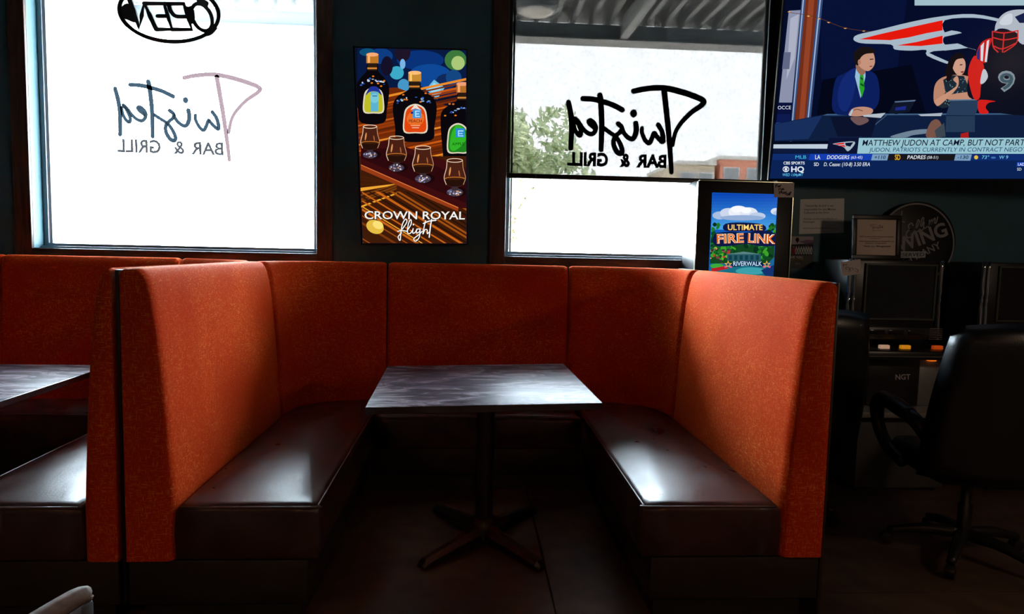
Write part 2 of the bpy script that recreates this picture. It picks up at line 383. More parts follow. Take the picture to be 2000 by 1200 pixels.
# solar screen hanging inside the right window
sc = empty('solar_screen', ((W2[0]+W2[1])/2, WY+.045, 1.86), label='dark mesh solar screen with black frame over the upper part of the window', cat='window screen')
sz0 = 1.862
SCREEN = see_through('screen_mesh', (0.163, 0.152, 0.145), 0.0)
box('screen_mesh', W2[0]+.016, W2[1]-.11, WY+.044, WY+.046, sz0, W2[3], SCREEN, sc)
box('bottom_bar', W2[0]+.002, W2[1]-.004, WY+.034, WY+.056, sz0-.016, sz0+.016, BLACK, sc, 0.004)
box('side_channel', W2[0]+.002, W2[0]+.024, WY+.034, WY+.056, sz0+.016, W2[3], BLACK, sc, 0.004)
box('side_channel', W2[1]-.11, W2[1]-.085, WY+.034, WY+.056, sz0+.016, W2[3], ALU, sc, 0.004)
box('side_channel', W2[1]-.082, W2[1]-.004, WY+.030, WY+.060, sz0+.016, W2[3], DALU, sc, 0.004)
# ================================================================== OUTSIDE
tag(box('ground_outside', -60, 60, T2, 90, -0.25, -0.15, mat('pale_concrete', (0.55, 0.53, 0.50, 1), 0.9, noise=0.1, nscale=1)), kind='structure')
PAINT = mat('grey_painted_steel', (0.30, 0.31, 0.32, 1), 0.55)
DECK = mat('canopy_deck', (0.13, 0.135, 0.14, 1), 0.55)
cn = empty('patio_canopy', (0, 7.2, 3.57), label='grey steel patio canopy with ribbed deck and edge beam outside the windows', cat='canopy')
box('edge_beam', -9, 9, 7.20, 7.32, 3.575, 3.73, PAINT, cn, 0.004)
box('edge_flange', -9, 9, 7.14, 7.38, 3.560, 3.575, PAINT, cn)
box('deck', -9, 9, T2, 7.5, 3.83, 3.86, DECK, cn)
for k in range(-46, 47): 
    x = k*0.19+0.05; box('deck_rib', x, x+.05, T2, 7.5, 3.755, 3.832, PAINT, cn)
for x in (-6.2, -3.55, -0.98, 1.50, 4.1, 6.7):
    box('rafter', x, x+.085, T2, 7.20, 3.575, 3.76, PAINT, cn, 0.003)
for x in (-8.8, 8.7): box('post', x, x+.12, 7.2, 7.32, -0.15, 3.56, PAINT, cn, 0.003)
lt = empty('canopy_lamp', (0.555, 6.25, 3.48), label='round drum ceiling lamp under the patio canopy', cat='lamp')
lathe('drum', [(0.165, 0.02), (0.175, 0.03), (0.175, 0.24), (0.02, 0.25)], PAINT, lt, at=(0, 0, 0), world=False)
lathe('lens', [(0.02, 0.0), (0.12, 0.004), (0.15, 0.022)], mat('frosted_lens', (0.8, 0.8, 0.78, 1), 0.5, emit=(1, 0.97, 0.9, 1), es=3.0), lt, at=(0, 0, 0), world=False)
lathe('canopy_plate', [(0.06, 0.25), (0.06, 0.345)], PAINT, lt, world=False, seg=14)
# tree
def tree(loc, h, r, lab, n=2600, seed=1):
    rnd = random.Random(seed); e = empty('leafy_tree', loc, label=lab, cat='tree')
    tube('trunk', [(0, 0, 0), (0.05, 0, h*.3), (-.05, .1, h*.62)], [0.22, 0.16, 0.08], mat('bark', (0.09, 0.06, 0.04, 1), 0.9), e, world=False)
    for a in range(5):
        t = a*1.26; tube('branch', [(0, 0, h*.4), (math.cos(t)*r*.4, math.sin(t)*r*.4, h*.62), (math.cos(t)*r*.7, math.sin(t)*r*.7, h*.72)], [0.09, 0.05, 0.02], _M['bark'], e, world=False, seg=6)
    V = []; Fc = []
    cl = [(Vector((rnd.gauss(0, .42)*r, rnd.gauss(0, .42)*r, h*.62+rnd.uniform(-.30, .34)*h)), rnd.uniform(.28, .5)*r) for _ in range(26)]
    for _ in range(n):
        c, q = rnd.choice(cl); d = Vector((rnd.gauss(0, 1), rnd.gauss(0, 1), rnd.gauss(0, 1))).normalized()*q*rnd.uniform(.6, 1)
        p = c+d; u = Vector((rnd.gauss(0, 1), rnd.gauss(0, 1), rnd.gauss(0, 1))).normalized(); v = u.orthogonal().normalized(); s = rnd.uniform(.08, .17)
        b = len(V); V += [p-u*s, p+v*s*.5, p+u*s, p-v*s*.5]; Fc.append((b, b+1, b+2, b+3))
    o = mk('leaves', V, Fc, mat('tree_leaf', (0.56, 0.66, 0.40, 1), 0.6, noise=0.25, nscale=1.5), e, world=False); o['kind'] = 'stuff'
tree((1.2, 21.0, -0.15), 5.6, 1.7, 'green leafy tree seen through the screened window', 5200, 3)
# far buildings
def building(loc, wdt, dep, hgt, m, lab, cols, rows, ww, wh):
    e = empty('building_outside', loc, label=lab, cat='building')
    box('body', 0, wdt, 0, dep, 0, hgt, m, e, world=False); box('parapet', -.1, wdt+.1, -.1, dep+.1, hgt, hgt+.25, mat('pale_stucco', (0.6, 0.58, 0.54, 1), 0.8), e, world=False)
    for i in range(cols):
        for j in range(rows):
            x = (i+.5)*wdt/cols; z = (j+.5)*hgt/rows
            f = box('window_frame', x-ww/2-.08, x+ww/2+.08, -.06, .02, z-wh/2-.08, z+wh/2+.08, mat('white_window', (0.6, 0.62, 0.64, 1), 0.6), e, world=False)
            box('window_pane', x-ww/2, x+ww/2, -.08, -.05, z-wh/2, z+wh/2, mat('far_glass', (0.22, 0.24, 0.26, 1), 0.3), f, world=False)
bx0 = ony(1408, 292, 46.0); building((bx0.x, 46.0, -.15), 3.2, 8, 8.0, mat('orange_stucco', (0.60, 0.24, 0.16, 1), 0.9), 'orange building with white windows beyond the screened window', 2, 3, .95, 1.5)
bx1 = ony(1326, 310, 46.0); building((bx1.x, 46.0, -.15), 2.5, 8, 7.6, mat('cream_stucco', (0.52, 0.43, 0.32, 1), 0.9), 'cream building beside the orange one beyond the screened window', 2, 3, .9, 1.4)
# ================================================================== FILL LAMPS (added out of view to brighten the room)
def pendant(x, y, z, pw, lab, globe=False):
    e = empty('fill_lamp', (x, y, z), label=lab, cat='lamp', group='added fill lamps out of view')
    lathe('shade', [(0.20, 0.0), (0.17, 0.09), (0.08, 0.16), (0.03, 0.20)], BLACK, e, world=False)
    lathe('bulb', [(0.004, -0.01), (0.035, 0.02), (0.03, 0.07), (0.012, 0.10)], emit((1.0, 0.62, 0.32, 1), 6.0), e, seg=14, world=False)
    tube('cord', [(0, 0, 0.2), (0, 0, ZC-z)], 0.004, BLACK, e, world=False, smoothpath=False)
    ld = bpy.data.lights.new('fill_light', 'POINT' if globe else 'SPOT'); ld.energy = pw; ld.color = (1.0, 0.74, 0.52) if globe else (1.0, 0.44, 0.19); ld.shadow_soft_size = 0.12
    if not globe: ld.spot_size = math.radians(165); ld.spot_blend = 0.6
    lo = bpy.data.objects.new('fill_light', ld); COL.objects.link(lo); lo.parent = e; lo.location = (0, 0, -0.04)
    if globe:
        lo.location = (0, 0, -0.16)
        lathe('globe', [(0.01, -.10), (0.05, -.09), (0.075, -.04), (0.06, 0.0)], see_through('clear_globe', (0.9, 0.9, 0.9), 0.05), e, seg=18, world=False)
for x, pw, lab in ((-2.6, 32.0, 'added fill lamp, black dome pendant above the aisle before the left booth'), (0.1, 42.0, 'added fill lamp, black dome pendant above the aisle before the centre booth'), (2.7, 30.0, 'added fill lamp, black dome pendant above the aisle before the gaming machines')): pendant(x, -1.2, 2.45, pw, lab)
pendant(3.3, 1.15, 2.15, 27.0, 'added fill lamp, glass globe pendant out of view near the gaming machines', True)  # unseen lamp added to brighten the notices on the right wall
# ================================================================== BOOTHS
ZB, ZS, ZT = 0.262, 0.465, 1.292
def profile(T):
    pts = [(0.0, ZB), (0.0, 0.36), (0.0, 0.46), (0.006, 0.58), (0.014, 0.72), (0.022, 0.85), (0.033, 0.98), (0.044, 1.10), (0.057, 1.19), (0.068, 1.24), (0.078, 1.265), (0.092, 1.283), (0.108, ZT)]
    return [p for p in pts if p[0] < T-.012] + [(T-.012, ZT), (T-.003, ZT-.006), (T, ZT-.02), (T, ZB)]
def panel(name, path, side, T, parent, crease=(True, True), round_start=False, round_end=False, n=None, z0=None):
    """upholstered back swept along a plan path; side=+1: outward is left of travel"""
    P = [Vector((p[0], p[1])) for p in path]; L = [0.0]
    for a, b in zip(P, P[1:]): L.append(L[-1]+(b-a).length)
    tot = L[-1]; ss = set()
    N = n or max(10, int(tot/0.06))
    for k in range(N+1): ss.add(round(tot*k/N, 5))
    for d in (0.004, 0.010, 0.018, 0.028, 0.040): ss.add(d); ss.add(round(tot-d, 5))
    V = []; Fc = []; prof = profile(T); ss = sorted(ss)
    for s in ss:
        i = max(k for k in range(len(L)-1) if L[k] <= s+1e-9); t = (s-L[i])/(L[i+1]-L[i]); p = P[i].lerp(P[i+1], min(t, 1))
        a = P[max(i-1, 0)]; tg0 = (P[i+1]-P[i]).normalized()
        tgA = ((P[i]-a).normalized()+tg0).normalized() if i > 0 else tg0
        tgB = ((P[min(i+2, len(P)-1)]-P[i+1]).normalized()+tg0).normalized() if i+2 < len(P) else tg0
        tg = tgA.lerp(tgB, min(t, 1)).normalized(); nn = Vector((-tg.y, tg.x))*side
        ex = 0.0; r = 0.040
        for d, fl_, rd in ((s, crease[0], round_start), (tot-s, crease[1], round_end)):
            if rd:
                if d < r: ex += r*(1-math.sqrt(max(0, 1-(1-d/r)**2)))*0.8
            elif fl_: ex += 0.024*math.exp(-(d/0.012)**2)
        for o, z in prof:
            k = max(0.0, 1-o/(T*0.9)); oo = min(o+ex*k, T-.001); zz = z-(ex*0.35 if z > 1.2 and o < T-.001 else 0)
            if z0 is not None and zz < z0: zz = z0
            q = p+nn*oo; V.append((q.x, q.y, zz))
    M = len(prof)
    for i in range(len(ss)-1):
        for k in range(M): Fc.append((i*M+k, i*M+(k+1) % M, (i+1)*M+(k+1) % M, (i+1)*M+k))
    Fc.append(tuple(range(M))); Fc.append(tuple(range((len(ss)-1)*M, len(ss)*M)))
    bm = bmesh.new(); vs = [bm.verts.new(v) for v in V]
    for f in Fc: bm.faces.new([vs[k] for k in f])
    return frombm(name, bm, FAB, parent, True, angle=math.radians(50))
def inset(poly, d):
    n = len(poly); out = []
    for i in range(n):
        a, b, c = Vector(poly[i-1]), Vector(poly[i]), Vector(poly[(i+1) % n])
        e1 = (b-a).normalized(); e2 = (c-b).normalized(); n1 = Vector((-e1.y, e1.x)); n2 = Vector((-e2.y, e2.x))
        m = (n1+n2); m = m/max(0.35, (1+n1.dot(n2))); out.append(b+m*d)
    return out
def cushion(name, poly, z0, z1, parent, r=0.035, puff=0.034, m=None, bot=0.004):
    """poly: convex, counter-clockwise"""
    sub = []
    for i, p in enumerate(poly):
        q = poly[(i+1) % len(poly)]; ln = (Vector(q)-Vector(p)).length; k = max(1, int(ln/0.09))
        for j in range(k): sub.append(Vector(p).lerp(Vector(q), j/k))
    cx = sum(p.x for p in sub)/len(sub); cy = sum(p.y for p in sub)/len(sub); cen = Vector((cx, cy)); n = len(sub)
    rings = [[(p.x, p.y, z0) for p in inset(sub, bot)], [(p.x, p.y, z0+.008) for p in sub]]
    rings.append([(p.x, p.y, (z0+z1)/2) for p in inset(sub, -0.004)])
    rings.append([(p.x, p.y, z1-r) for p in sub])
    for k in range(1, 6):
        a = math.pi/2*k/5; d = r*(1-math.cos(a)); rings.append([(p.x, p.y, z1-r+r*math.sin(a)) for p in inset(sub, d)])
    base = [Vector(q[:2]) for q in rings[-1]]
    for k in range(1, 8):
        t = k/8; rings.append([(*(p.lerp(cen, t)), z1+puff*(1-(1-t)**2.4)) for p in base])
    V = [v for rg in rings for v in rg]; Fc = []
    for i in range(len(rings)-1):
        for k in range(n): Fc.append((i*n+k, i*n+(k+1) % n, (i+1)*n+(k+1) % n, (i+1)*n+k))
    V.append((cx, cy, z1+puff)); c = len(V)-1; b = (len(rings)-1)*n
    for k in range(n): Fc.append((b+k, b+(k+1) % n, c))
    Fc.append(tuple(range(n))[::-1])
    return mk(name, V, Fc, m or LEA, parent, True)
def booth(lab, xl, xr, il, ir, sl, sr, TL, TR, y0=2.39, left_end=True):
    """xl/xr inner faces, il/ir seat front edges, sl/sr back-panel seams"""
    e = empty('booth', ((xl+xr)/2, (y0+4.3)/2, 0), label=lab, cat='booth'); yb = 4.155; yc = 3.80
    # panels (plan paths)
    panel('back_panel', [(xl, y0), (xl-.005, 3.0), (xl-.008, yc)], 1, TL, e, (False, True), round_start=True)
    cl = [(p.x, p.y) for p in catmull([(xl-.008, yc, 0), (xl+.035, 3.93, 0), (xl+.13, 4.045, 0), (xl+.30, 4.125, 0), (sl, yb, 0)], 5)]
    panel('corner_panel', cl, 1, min(TL, .16), e, n=26)
    panel('back_panel', [(sl, yb), (sr, yb)], 1, 0.16, e, n=20)
    crn = [(p.x, p.y) for p in catmull([(sr, yb, 0), (xr-.30, 4.125, 0), (xr-.13, 4.045, 0), (xr-.035, 3.93, 0), (xr+.008, yc, 0)], 5)]
    panel('corner_panel', crn, 1, min(TR, .16), e, n=26)
    panel('back_panel', [(xr+.008, yc), (xr+.005, 3.0), (xr, y0)], 1, TR, e, (True, False), round_end=True)
    # seats
    ys = y0+.008; yk = 3.775; g = 0.004
    arcL = [(xl+.30, 4.121), (xl+.125, 4.038), (xl+.033, 3.925), (xl+.002, yc)]
    sL = [(xl+.004, ys), (il, ys), (il, 4.15), (sl+.02, 4.15)] + arcL
    if sl+.02 > il-.02: sL = [(xl+.004, ys), (il, ys), (il, 4.15)] + arcL
    cushion('seat_cushion', sL, ZB, ZS, e)
    sR = [(ir, ys), (xr-.004, ys), (xr-.002, yc), (xr-.033, 3.925), (xr-.125, 4.038), (xr-.30, 4.121), (ir, 4.15)]
    cushion('seat_cushion', sR, ZB, ZS, e)
    cushion('seat_cushion', [(il+g, yk), (ir-g, yk), (ir-g, 4.15), (il+g, 4.15)], ZB, ZS-.012, e, r=0.045, puff=0.02)
    # piping along the seat edges
    zp = ZS-.012
    tube('seat_piping', [(xl+.02, ys+.004, zp), (il-.03, ys+.004, zp), (il-.006, ys+.02, zp), (il-.004, ys+.07, zp), (il-.004, 3.0, zp), (il-.004, yk, zp)], 0.0042, PIPE, e, seg=6, n=4)
    tube('seat_piping', [(xr-.02, ys+.004, zp), (ir+.03, ys+.004, zp), (ir+.006, ys+.02, zp), (ir+.004, ys+.07, zp), (ir+.004, 3.0, zp), (ir+.004, yk, zp)], 0.0042, PIPE, e, seg=6, n=4)
    tube('seat_piping', [(il+.01, yk+.003, zp-.012), ((il+ir)/2, yk+.003, zp-.012), (ir-.01, yk+.003, zp-.012)], 0.004, PIPE, e, seg=6, n=4)
    # base
    for (a, b) in ((xl-TL+.004, il-.035), (ir+.035, xr+TR-.004)):
        box('base_box', a, b, y0+.006, 4.30, 0.10, ZB-.001, BROWNB, e, 0.004); box('toe_kick', a+.03, b-.04, y0+.06, 4.28, 0.0, 0.10, BLACK, e)
    box('base_box', il-.03, ir+.03, yk+.035, 4.30, 0.10, ZB-.001, BROWNB, e, 0.004); box('toe_kick', il-.08, ir+.08, yk+.08, 4.28, 0.0, 0.10, BLACK, e)
    return e
b1 = booth('orange fabric U-shaped booth with brown leather seats around the centre table', -1.022, 1.170, -0.525, 0.650, -0.50, 0.612, 0.163, 0.158)
box('side_board', 1.330, 1.344, 2.40, 4.30, 0.0, 1.290, mat('dark_walnut_board', (0.030, 0.015, 0.010, 1), 0.45), b1, 0.003)
b2 = booth('orange fabric booth beside the left window, cut by the picture edge', -3.50, -1.333, -3.0, -1.83, -2.775, -1.76, 0.158, 0.120)
box('divider_board', -1.2055, -1.1925, 2.402, 4.30, 0.10, 1.286, BLACK, b2, 0.002)
# ================================================================== TABLES
def table(lab, cx, cy, a, tilt, wd, dp, z=0.75):
    m = Matrix.Translation((cx, cy, 0)) @ Matrix.Rotation(a, 4, 'Z'); e = empty('pedestal_table', mw=m, label=lab, cat='table')
    T = Matrix.Rotation(-tilt, 4, 'Y')
    tp = box('table_top', -wd/2, wd/2, -dp/2, dp/2, z-.028, z, LAM, e, 0.003, world=False, mtx=T)
    bm = bmesh.new(); t = 0.0035
    for b in ((-wd/2-t, wd/2+t, -dp/2-t, -dp/2), (-wd/2-t, wd/2+t, dp/2, dp/2+t), (-wd/2-t, -wd/2, -dp/2, dp/2), (wd/2, wd/2+t, -dp/2, dp/2)): bmbox(bm, *b, z-.029, z-.001, 0.001, 1, T)
    frombm('edge_band', bm, mat('dark_edge_band', (0.035, 0.030, 0.035, 1), 0.12, spec=0.9), tp, world=False)
    box('mounting_plate', -.24, .24, -.24, .24, z-.045, z-.028, IRON, e, 0.004, world=False, mtx=T)
    R = Matrix.Rotation(-a-0.045, 4, 'Z'); off = Matrix.Translation((0.01, -0.06, 0))
    lathe('column', [(0.042, 0.06), (0.042, z-.05), (0.06, z-.046)], IRON, e, seg=24, at=(0.01, -.06, 0), world=False)
    lathe('hub', [(0.075, 0.022), (0.072, 0.07), (0.055, 0.105), (0.046, 0.115)], IRON, e, seg=24, at=(0.01, -.06, 0), world=False)
    for k in range(4):
        an = math.atan2(0.335, 0.262)*(1 if k in (0, 2) else -1)+(math.pi if k in (1, 2) else 0)
        # cast foot: tapering ridge that ends in a chisel tip
        ln = 0.425; V = []; Fc = []
        st = [(0.03, .042, .085), (0.12, .036, .074), (0.25, .031, .060), (0.36, .029, .050), (0.405, .028, .045), (ln, .020, .022)]
        for s, hw, h in st: V += [(s, -hw, .012), (s, -hw, h*.62), (s, -hw*.45, h), (s, hw*.45, h), (s, hw, h*.62), (s, hw, .012)]
        for i in range(len(st)-1):
            for j in range(6): Fc.append((i*6+j, i*6+(j+1) % 6, i*6+6+(j+1) % 6, i*6+6+j))
        Fc += [tuple(range(6))[::-1], tuple(range(len(st)*6-6, len(st)*6))]
        mm = off @ R @ Matrix.Rotation(an, 4, 'Z'); o = mk('foot', [mm @ Vector(v) for v in V], Fc, IRON, e, world=False)
        g = mm @ Vector((ln-.03, 0, 0)); lathe('glide', [(0.016, 0.0), (0.018, 0.005), (0.012, 0.014)], BLACK, o, seg=12, at=(g.x, g.y, 0), world=False)
    return e
table('marbled laminate table on a black iron pedestal inside the centre booth', 0.075, 3.232, 0.029, 0.020, 0.968, 0.977)
table('marbled laminate table in the left booth, cut by the picture edge', -2.315, 3.09, 0.01, 0.0, 0.968, 0.977)
# ================================================================== WINDOW LETTERING
def strokes_twisted():
    return [
     ('T', [(885,170),(1000,145),(1150,130),(1260,135),(1400,165),(1560,215),(1680,265),(1708,302),(1660,350),(1560,420),(1460,520),(1390,620),(1358,715),(1340,800)], [54,58,62,60,52,44,44]),
     ('T', [(1243,160),(1258,300),(1290,600),(1315,900),(1328,1120)], [62,60,58,54,46]),
     ('w', [(1172,565),(1215,640),(1233,740),(1215,760),(1160,705),(1125,660),(1100,720),(1065,778),(1020,740),(982,655),(985,602)], [50,52,48,46,50,44,42]),
     ('i', [(910,548),(917,630),(893,705),(858,730),(805,700),(760,640),(745,590),(705,552)], [58,56,48,46,52]),
     ('s', [(750,600),(735,640),(690,680),(655,725),(652,800),(690,880),(738,900),(752,860),(720,770),(670,700),(600,650),(540,605)], [46,48,50,56,50,44,44]),
     ('t', [(490,218),(500,300),(512,550),(504,855)], [60,60,58,52]),
     ('t', [(290,256),(400,262),(520,290),(640,330),(752,388)], [54,56,54,56]),
     ('e', [(425,600),(372,556),(358,522),(385,515),(430,560),(440,620),(400,672),(340,655),(290,605),(245,535),(205,492)], [44,46,50,48,42,40]),
     ('d', [(200,490),(240,560),(268,640),(258,690),(222,665),(192,600),(182,520)], [44,46,46,40]),
     ('d', [(122,300),(150,450),(160,600),(148,838)], [54,58,56,52])]
def window_sign(name, lab, conv, pl, m_word, m_T, m_bar, wscale, bars, bold):
    e = empty(name, mw=pl.mw(), label=lab, cat='window decal')
    groups = {}
    for ch, pts, wd in strokes_twisted(): groups.setdefault(ch, []).append((pts, wd))
    for ch, L in groups.items():
        pr = Print(pl, conv, None, step=2e-5, base=0.0)
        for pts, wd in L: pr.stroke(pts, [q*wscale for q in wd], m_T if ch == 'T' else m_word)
        if ch == 'i': pr.ell(885, 430, 36*max(.8, wscale), 43*max(.8, wscale), m_word)
        pr.build('letter', e)
    for t, a, b, h in bars:
        pr = Print(pl, conv, None, base=0.0); pr.text(t, a, b, h, m_bar, bold=bold); pr.build('letter_row', e)
GP = Plane((0, WY+.136, 0), (1, 0, 0), (0, 0, 1))
VIN = mat('black_vinyl', (0.008, 0.010, 0.011, 1), 0.5)
z3 = lambda x, y: (1090+x/6.0, 150+y/6.0)
BARS = [('BAR', (1268,1062), (912,1056), 142), ('&', (842,1052), (718,1050), 148), ('GRILL', (585,1046), (106,1034), 148)]
window_sign('window_lettering', 'black mirrored bar name lettering on the screened window', z3, GP, VIN, VIN, VIN, 1.14, BARS, 0.045)
# the left one: same artwork, window glare painted in as see-through tints
p0, p1, p2 = (1240,125), (150,860), (1330,1140); q0, q1, q2 = (1215,245), (192,912), (1356,1178)
_a = Matrix(((p1[0]-p0[0], p2[0]-p0[0]), (p1[1]-p0[1], p2[1]-p0[1]))).inverted()
def zl(x, y):
    c = _a @ Vector((x-p0[0], y-p0[1])); u = q0[0]+c.x*(q1[0]-q0[0])+c.y*(q2[0]-q0[0]); v = q0[1]+c.x*(q1[1]-q0[1])+c.y*(q2[1]-q0[1])
    return (200+u/5.456, 100+v/5.456)
V1 = see_through('glare_tinted_vinyl', (0.0020, 0.0030, 0.0039), 0.0); V2 = see_through('glare_pale_vinyl', (0.0150, 0.0094, 0.0096), 0.0); V3 = see_through('glare_grey_vinyl', (0.0035, 0.0033, 0.0035), 0.0)
window_sign('window_lettering', 'mirrored bar name lettering paled by painted glare on the left window below the oval sign', zl, GP, V1, V2, V3, 0.88, BARS, 0.028)
# OPEN sign, seen from behind
SP = Plane((0, WY+.065, 0), (1, 0, 0), (0, 0, 1)); zo = lambda x, y: (210+x/8.0, y/8.0)
so = empty('open_sign', mw=SP.mw(), label='black oval OPEN sign hanging in the left window, seen from behind', cat='sign')
def sign_part(name, fn, dep=0.018, m=BLACK):
    pr = Print(SP, zo, None, step=0, base=0.0); fn(pr); o = pr.build(name, so)
    sm = o.modifiers.new('depth', 'SOLIDIFY'); sm.thickness = dep; sm.offset = 0; return o
def oval(pr):
    pts = []
    for k in range(40):
        a = 2*math.pi*k/40; pts.append((970+(775)*math.cos(a)+20*math.sin(a), 200+(455)*math.sin(a)+40*math.cos(a)))
    pr.stroke(pts, 62, VIN, n=2, closed=True)
sign_part('oval_frame', oval)
sign_part('letter', lambda p: p.stroke([(345,-20),(425,210),(505,450),(545,250),(580,62),(670,250),(765,462)], 72, VIN, smooth=False))
sign_part('letter', lambda p: (p.stroke([(580,62),(890,66),(950,260),(1012,462),(770,466)], 64, VIN, smooth=False), p.stroke([(790,258),(940,258)], 62, VIN, smooth=False)), 0.0165)
sign_part('letter', lambda p: (p.stroke([(1012,466),(1320,466),(1256,260),(1195,66),(890,66)], 62, VIN, smooth=False), p.stroke([(962,66),(990,170),(1050,245),(1120,266),(1256,266)], 64, VIN)), 0.015)
def ring(p):
    pts = [(1480+152*math.cos(t)*1.0+55*math.sin(t), 275+212*math.sin(t)) for t in [2*math.pi*k/28 for k in range(28)]]
    p.stroke(pts, 58, VIN, n=2, closed=True)
sign_part('letter', ring, 0.0135)
sign_part('backing_web', lambda p: p.curve([(215,130),(330,60),(400,200),(440,350),(330,320),(230,260)], VIN), 0.012)
sign_part('backing_web', lambda p: p.curve([(1560,480),(1640,440),(1720,440),(1640,540),(1540,570)], VIN), 0.012)
sign_part('backing_web', lambda p: p.curve([(1190,90),(1260,110),(1340,110),(1370,330),(1280,380),(1250,250)], VIN), 0.012)
sign_part('backing_web', lambda p: p.curve([(1400,10),(1500,0),(1580,40),(1560,110),(1450,90)], VIN), 0.012)
c0 = SP.loc(*zo(960, 0)); tube('power_cord', [(c0.x, c0.y, .014), (c0.x-.01, c0.y+.1, .016), (c0.x+.01, c0.y+.3, .016), (c0.x, W1[3]-.005, .016)], 0.004, BLACK, so, world=False)
for dx in (-.2, .2): tube('hanging_chain', [(c0.x+dx, SP.loc(*zo(960, -240)).y, 0), (c0.x+dx*.9, W1[3]-.002, 0)], 0.0025, BLACK, so, world=False, smoothpath=False)
# ================================================================== PORTRAIT MENU DISPLAY
B0 = ony(708, 475.5, 4.335); B1 = ony(912, 476.5, 4.335); Tm = ony(804, 95.5, 4.14); ex = (B1-B0).normalized(); mid = (B0+B1)/2
PD = Plane(B0, ex, Tm-mid); dw = (B1-B0).length; dh = PD.loc(804, 95.5).y
pd = empty('poster_display', mw=PD.mw(), label='portrait lightbox screen with whiskey flight advert on the teal wall', cat='screen')
box('housing', -.008, dw+.008, -.008, dh+.008, -.035, -.001, BLACK, pd, 0.004, world=False)
box('wall_bracket', dw/2-.12, dw/2+.12, dh*.25, dh*.75, -.075, -.035, BLACK, pd, 0.004, world=False)
box('frame_edge', -.009, 0.0, -.009, dh+.009, -.02, .003, BLACKG, pd, 0.001, world=False)
zd = lambda x, y: (660+x/2.61, 60+y/2.61)
scr = box('screen', 0, dw, 0, dh, -.002, .001, emit(rgb(10, 18, 40)), pd, world=False)
P = Print(PD, zd, lambda c: emit(c), step=3e-5, base=.0012); rd = random.Random(5)
P.rect(100, 90, 656, 330, rgb(8, 26, 66))
for (x, y, rx, ry, c) in [(220,130,60,40,(14,60,130)),(420,150,120,50,(10,50,120)),(330,110,40,50,(30,20,40)),(470,230,110,60,(14,72,150)),(600,150,56,52,(60,120,60)),(612,165,34,36,(170,200,120)),(300,215,36,34,(60,170,200)),(335,280,30,34,(70,150,200)),(495,300,0,0,(0,0,0)),(330,170,14,26,(120,180,230)),(250,180,30,50,(20,16,40)),(550,260,50,40,(16,40,90)),(590,240,40,40,(20,70,130)),(150,110,40,20,(12,80,120))]:
    if rx: P.ell(x, y, rx, ry, rgb(*c))
P.poly([(448,300),(490,250),(545,290),(505,350)], rgb(110, 190, 225)); P.poly([(460,300),(490,265),(530,292),(502,332)], rgb(150, 215, 240))
P.poly([(100,300),(300,290),(656,420),(656,720),(100,720)], rgb(110, 40, 8))
for k in range(26):                                   # lit wood between the bottles
    y = 300+k*17+rd.uniform(-4, 4); a = rd.choice([(200,90,18),(150,58,10),(235,140,40),(90,32,8),(120,45,10)])
    P.poly([(100,y+60),(656,y-60),(656,y-52+rd.uniform(0,5)),(100,y+66+rd.uniform(0,6))], rgb(*a))
def bottle(cx, top, hw, bot, lab, lc, capc, neck=26):
    sh = top+115
    P.curve([(cx-neck,top+60),(cx-neck-4,top+95),(cx-hw+22,sh+18),(cx-hw,sh+70),(cx-hw+12,bot-70),(cx-hw+30,bot),(cx+hw-30,bot),(cx+hw-12,bot-70),(cx+hw,sh+70),(cx+hw-22,sh+18),(cx+neck+4,top+95),(cx+neck,top+60)], rgb(9, 7, 12), 4)
    P.rect(cx-neck+2, top+52, cx+neck-2, top+92, rgb(40, 26, 18))
    P.rect(cx-neck-5, top+8, cx+neck+5, top+54, rgb(*capc)); P.ell(cx, top+10, neck+5, 10, rgb(min(255,capc[0]+60), min(255,capc[1]+50), 120)); P.rect(cx-neck+2, top+12, cx-neck+14, top+52, rgb(min(255,capc[0]+70), min(255,capc[1]+60), 110))
    for k in range(7): P.ell(cx-neck+4+k*neck*2/7.5, top+80, 4, 5, rgb(210,130,50))
    for k in range(16):
        a = rd.uniform(-1, 1); P.ell(cx+a*(hw-22), sh+18+abs(a)*26+rd.uniform(-8, 10), rd.uniform(3, 9), rd.uniform(2, 5), rgb(*rd.choice([(120,170,220),(50,100,190),(200,210,230),(30,60,140)])))
    for k in range(5): P.ell(cx+rd.uniform(-1,1)*(hw-20), sh+rd.uniform(-5,60), 6, 4, rgb(230,120,30))
    lx, ly, lw, lh = lab
    P.curve([(lx-lw,ly+lh),(lx-lw-2,ly),(lx-lw*.8,ly-lh*.7),(lx,ly-lh),(lx+lw*.8,ly-lh*.7),(lx+lw+2,ly),(lx+lw,ly+lh),(lx,ly+lh+6)], rgb(225, 215, 190), 4)
    P.curve([(lx-lw+6,ly+lh-6),(lx-lw+5,ly),(lx-lw*.7,ly-lh*.62),(lx,ly-lh+8),(lx+lw*.7,ly-lh*.62),(lx+lw-5,ly),(lx+lw-6,ly+lh-6),(lx,ly+lh)], rgb(*lc), 4)
bottle(176, 112, 86, 470, (182,352,50,64), (190,190,40), (190,120,40))
P.curve([(142,330),(160,292),(182,284),(206,292),(224,330),(200,312),(164,312)], rgb(30,50,150)); P.rect(168,312,206,412, rgb(90,180,210)); P.ell(187,345,22,24,rgb(120,200,220)); P.rect(176,330,200,336,rgb(60,120,170))
bottle(635, 262, 112, 690, (612,545,52,74), (30,130,30), (180,110,40))
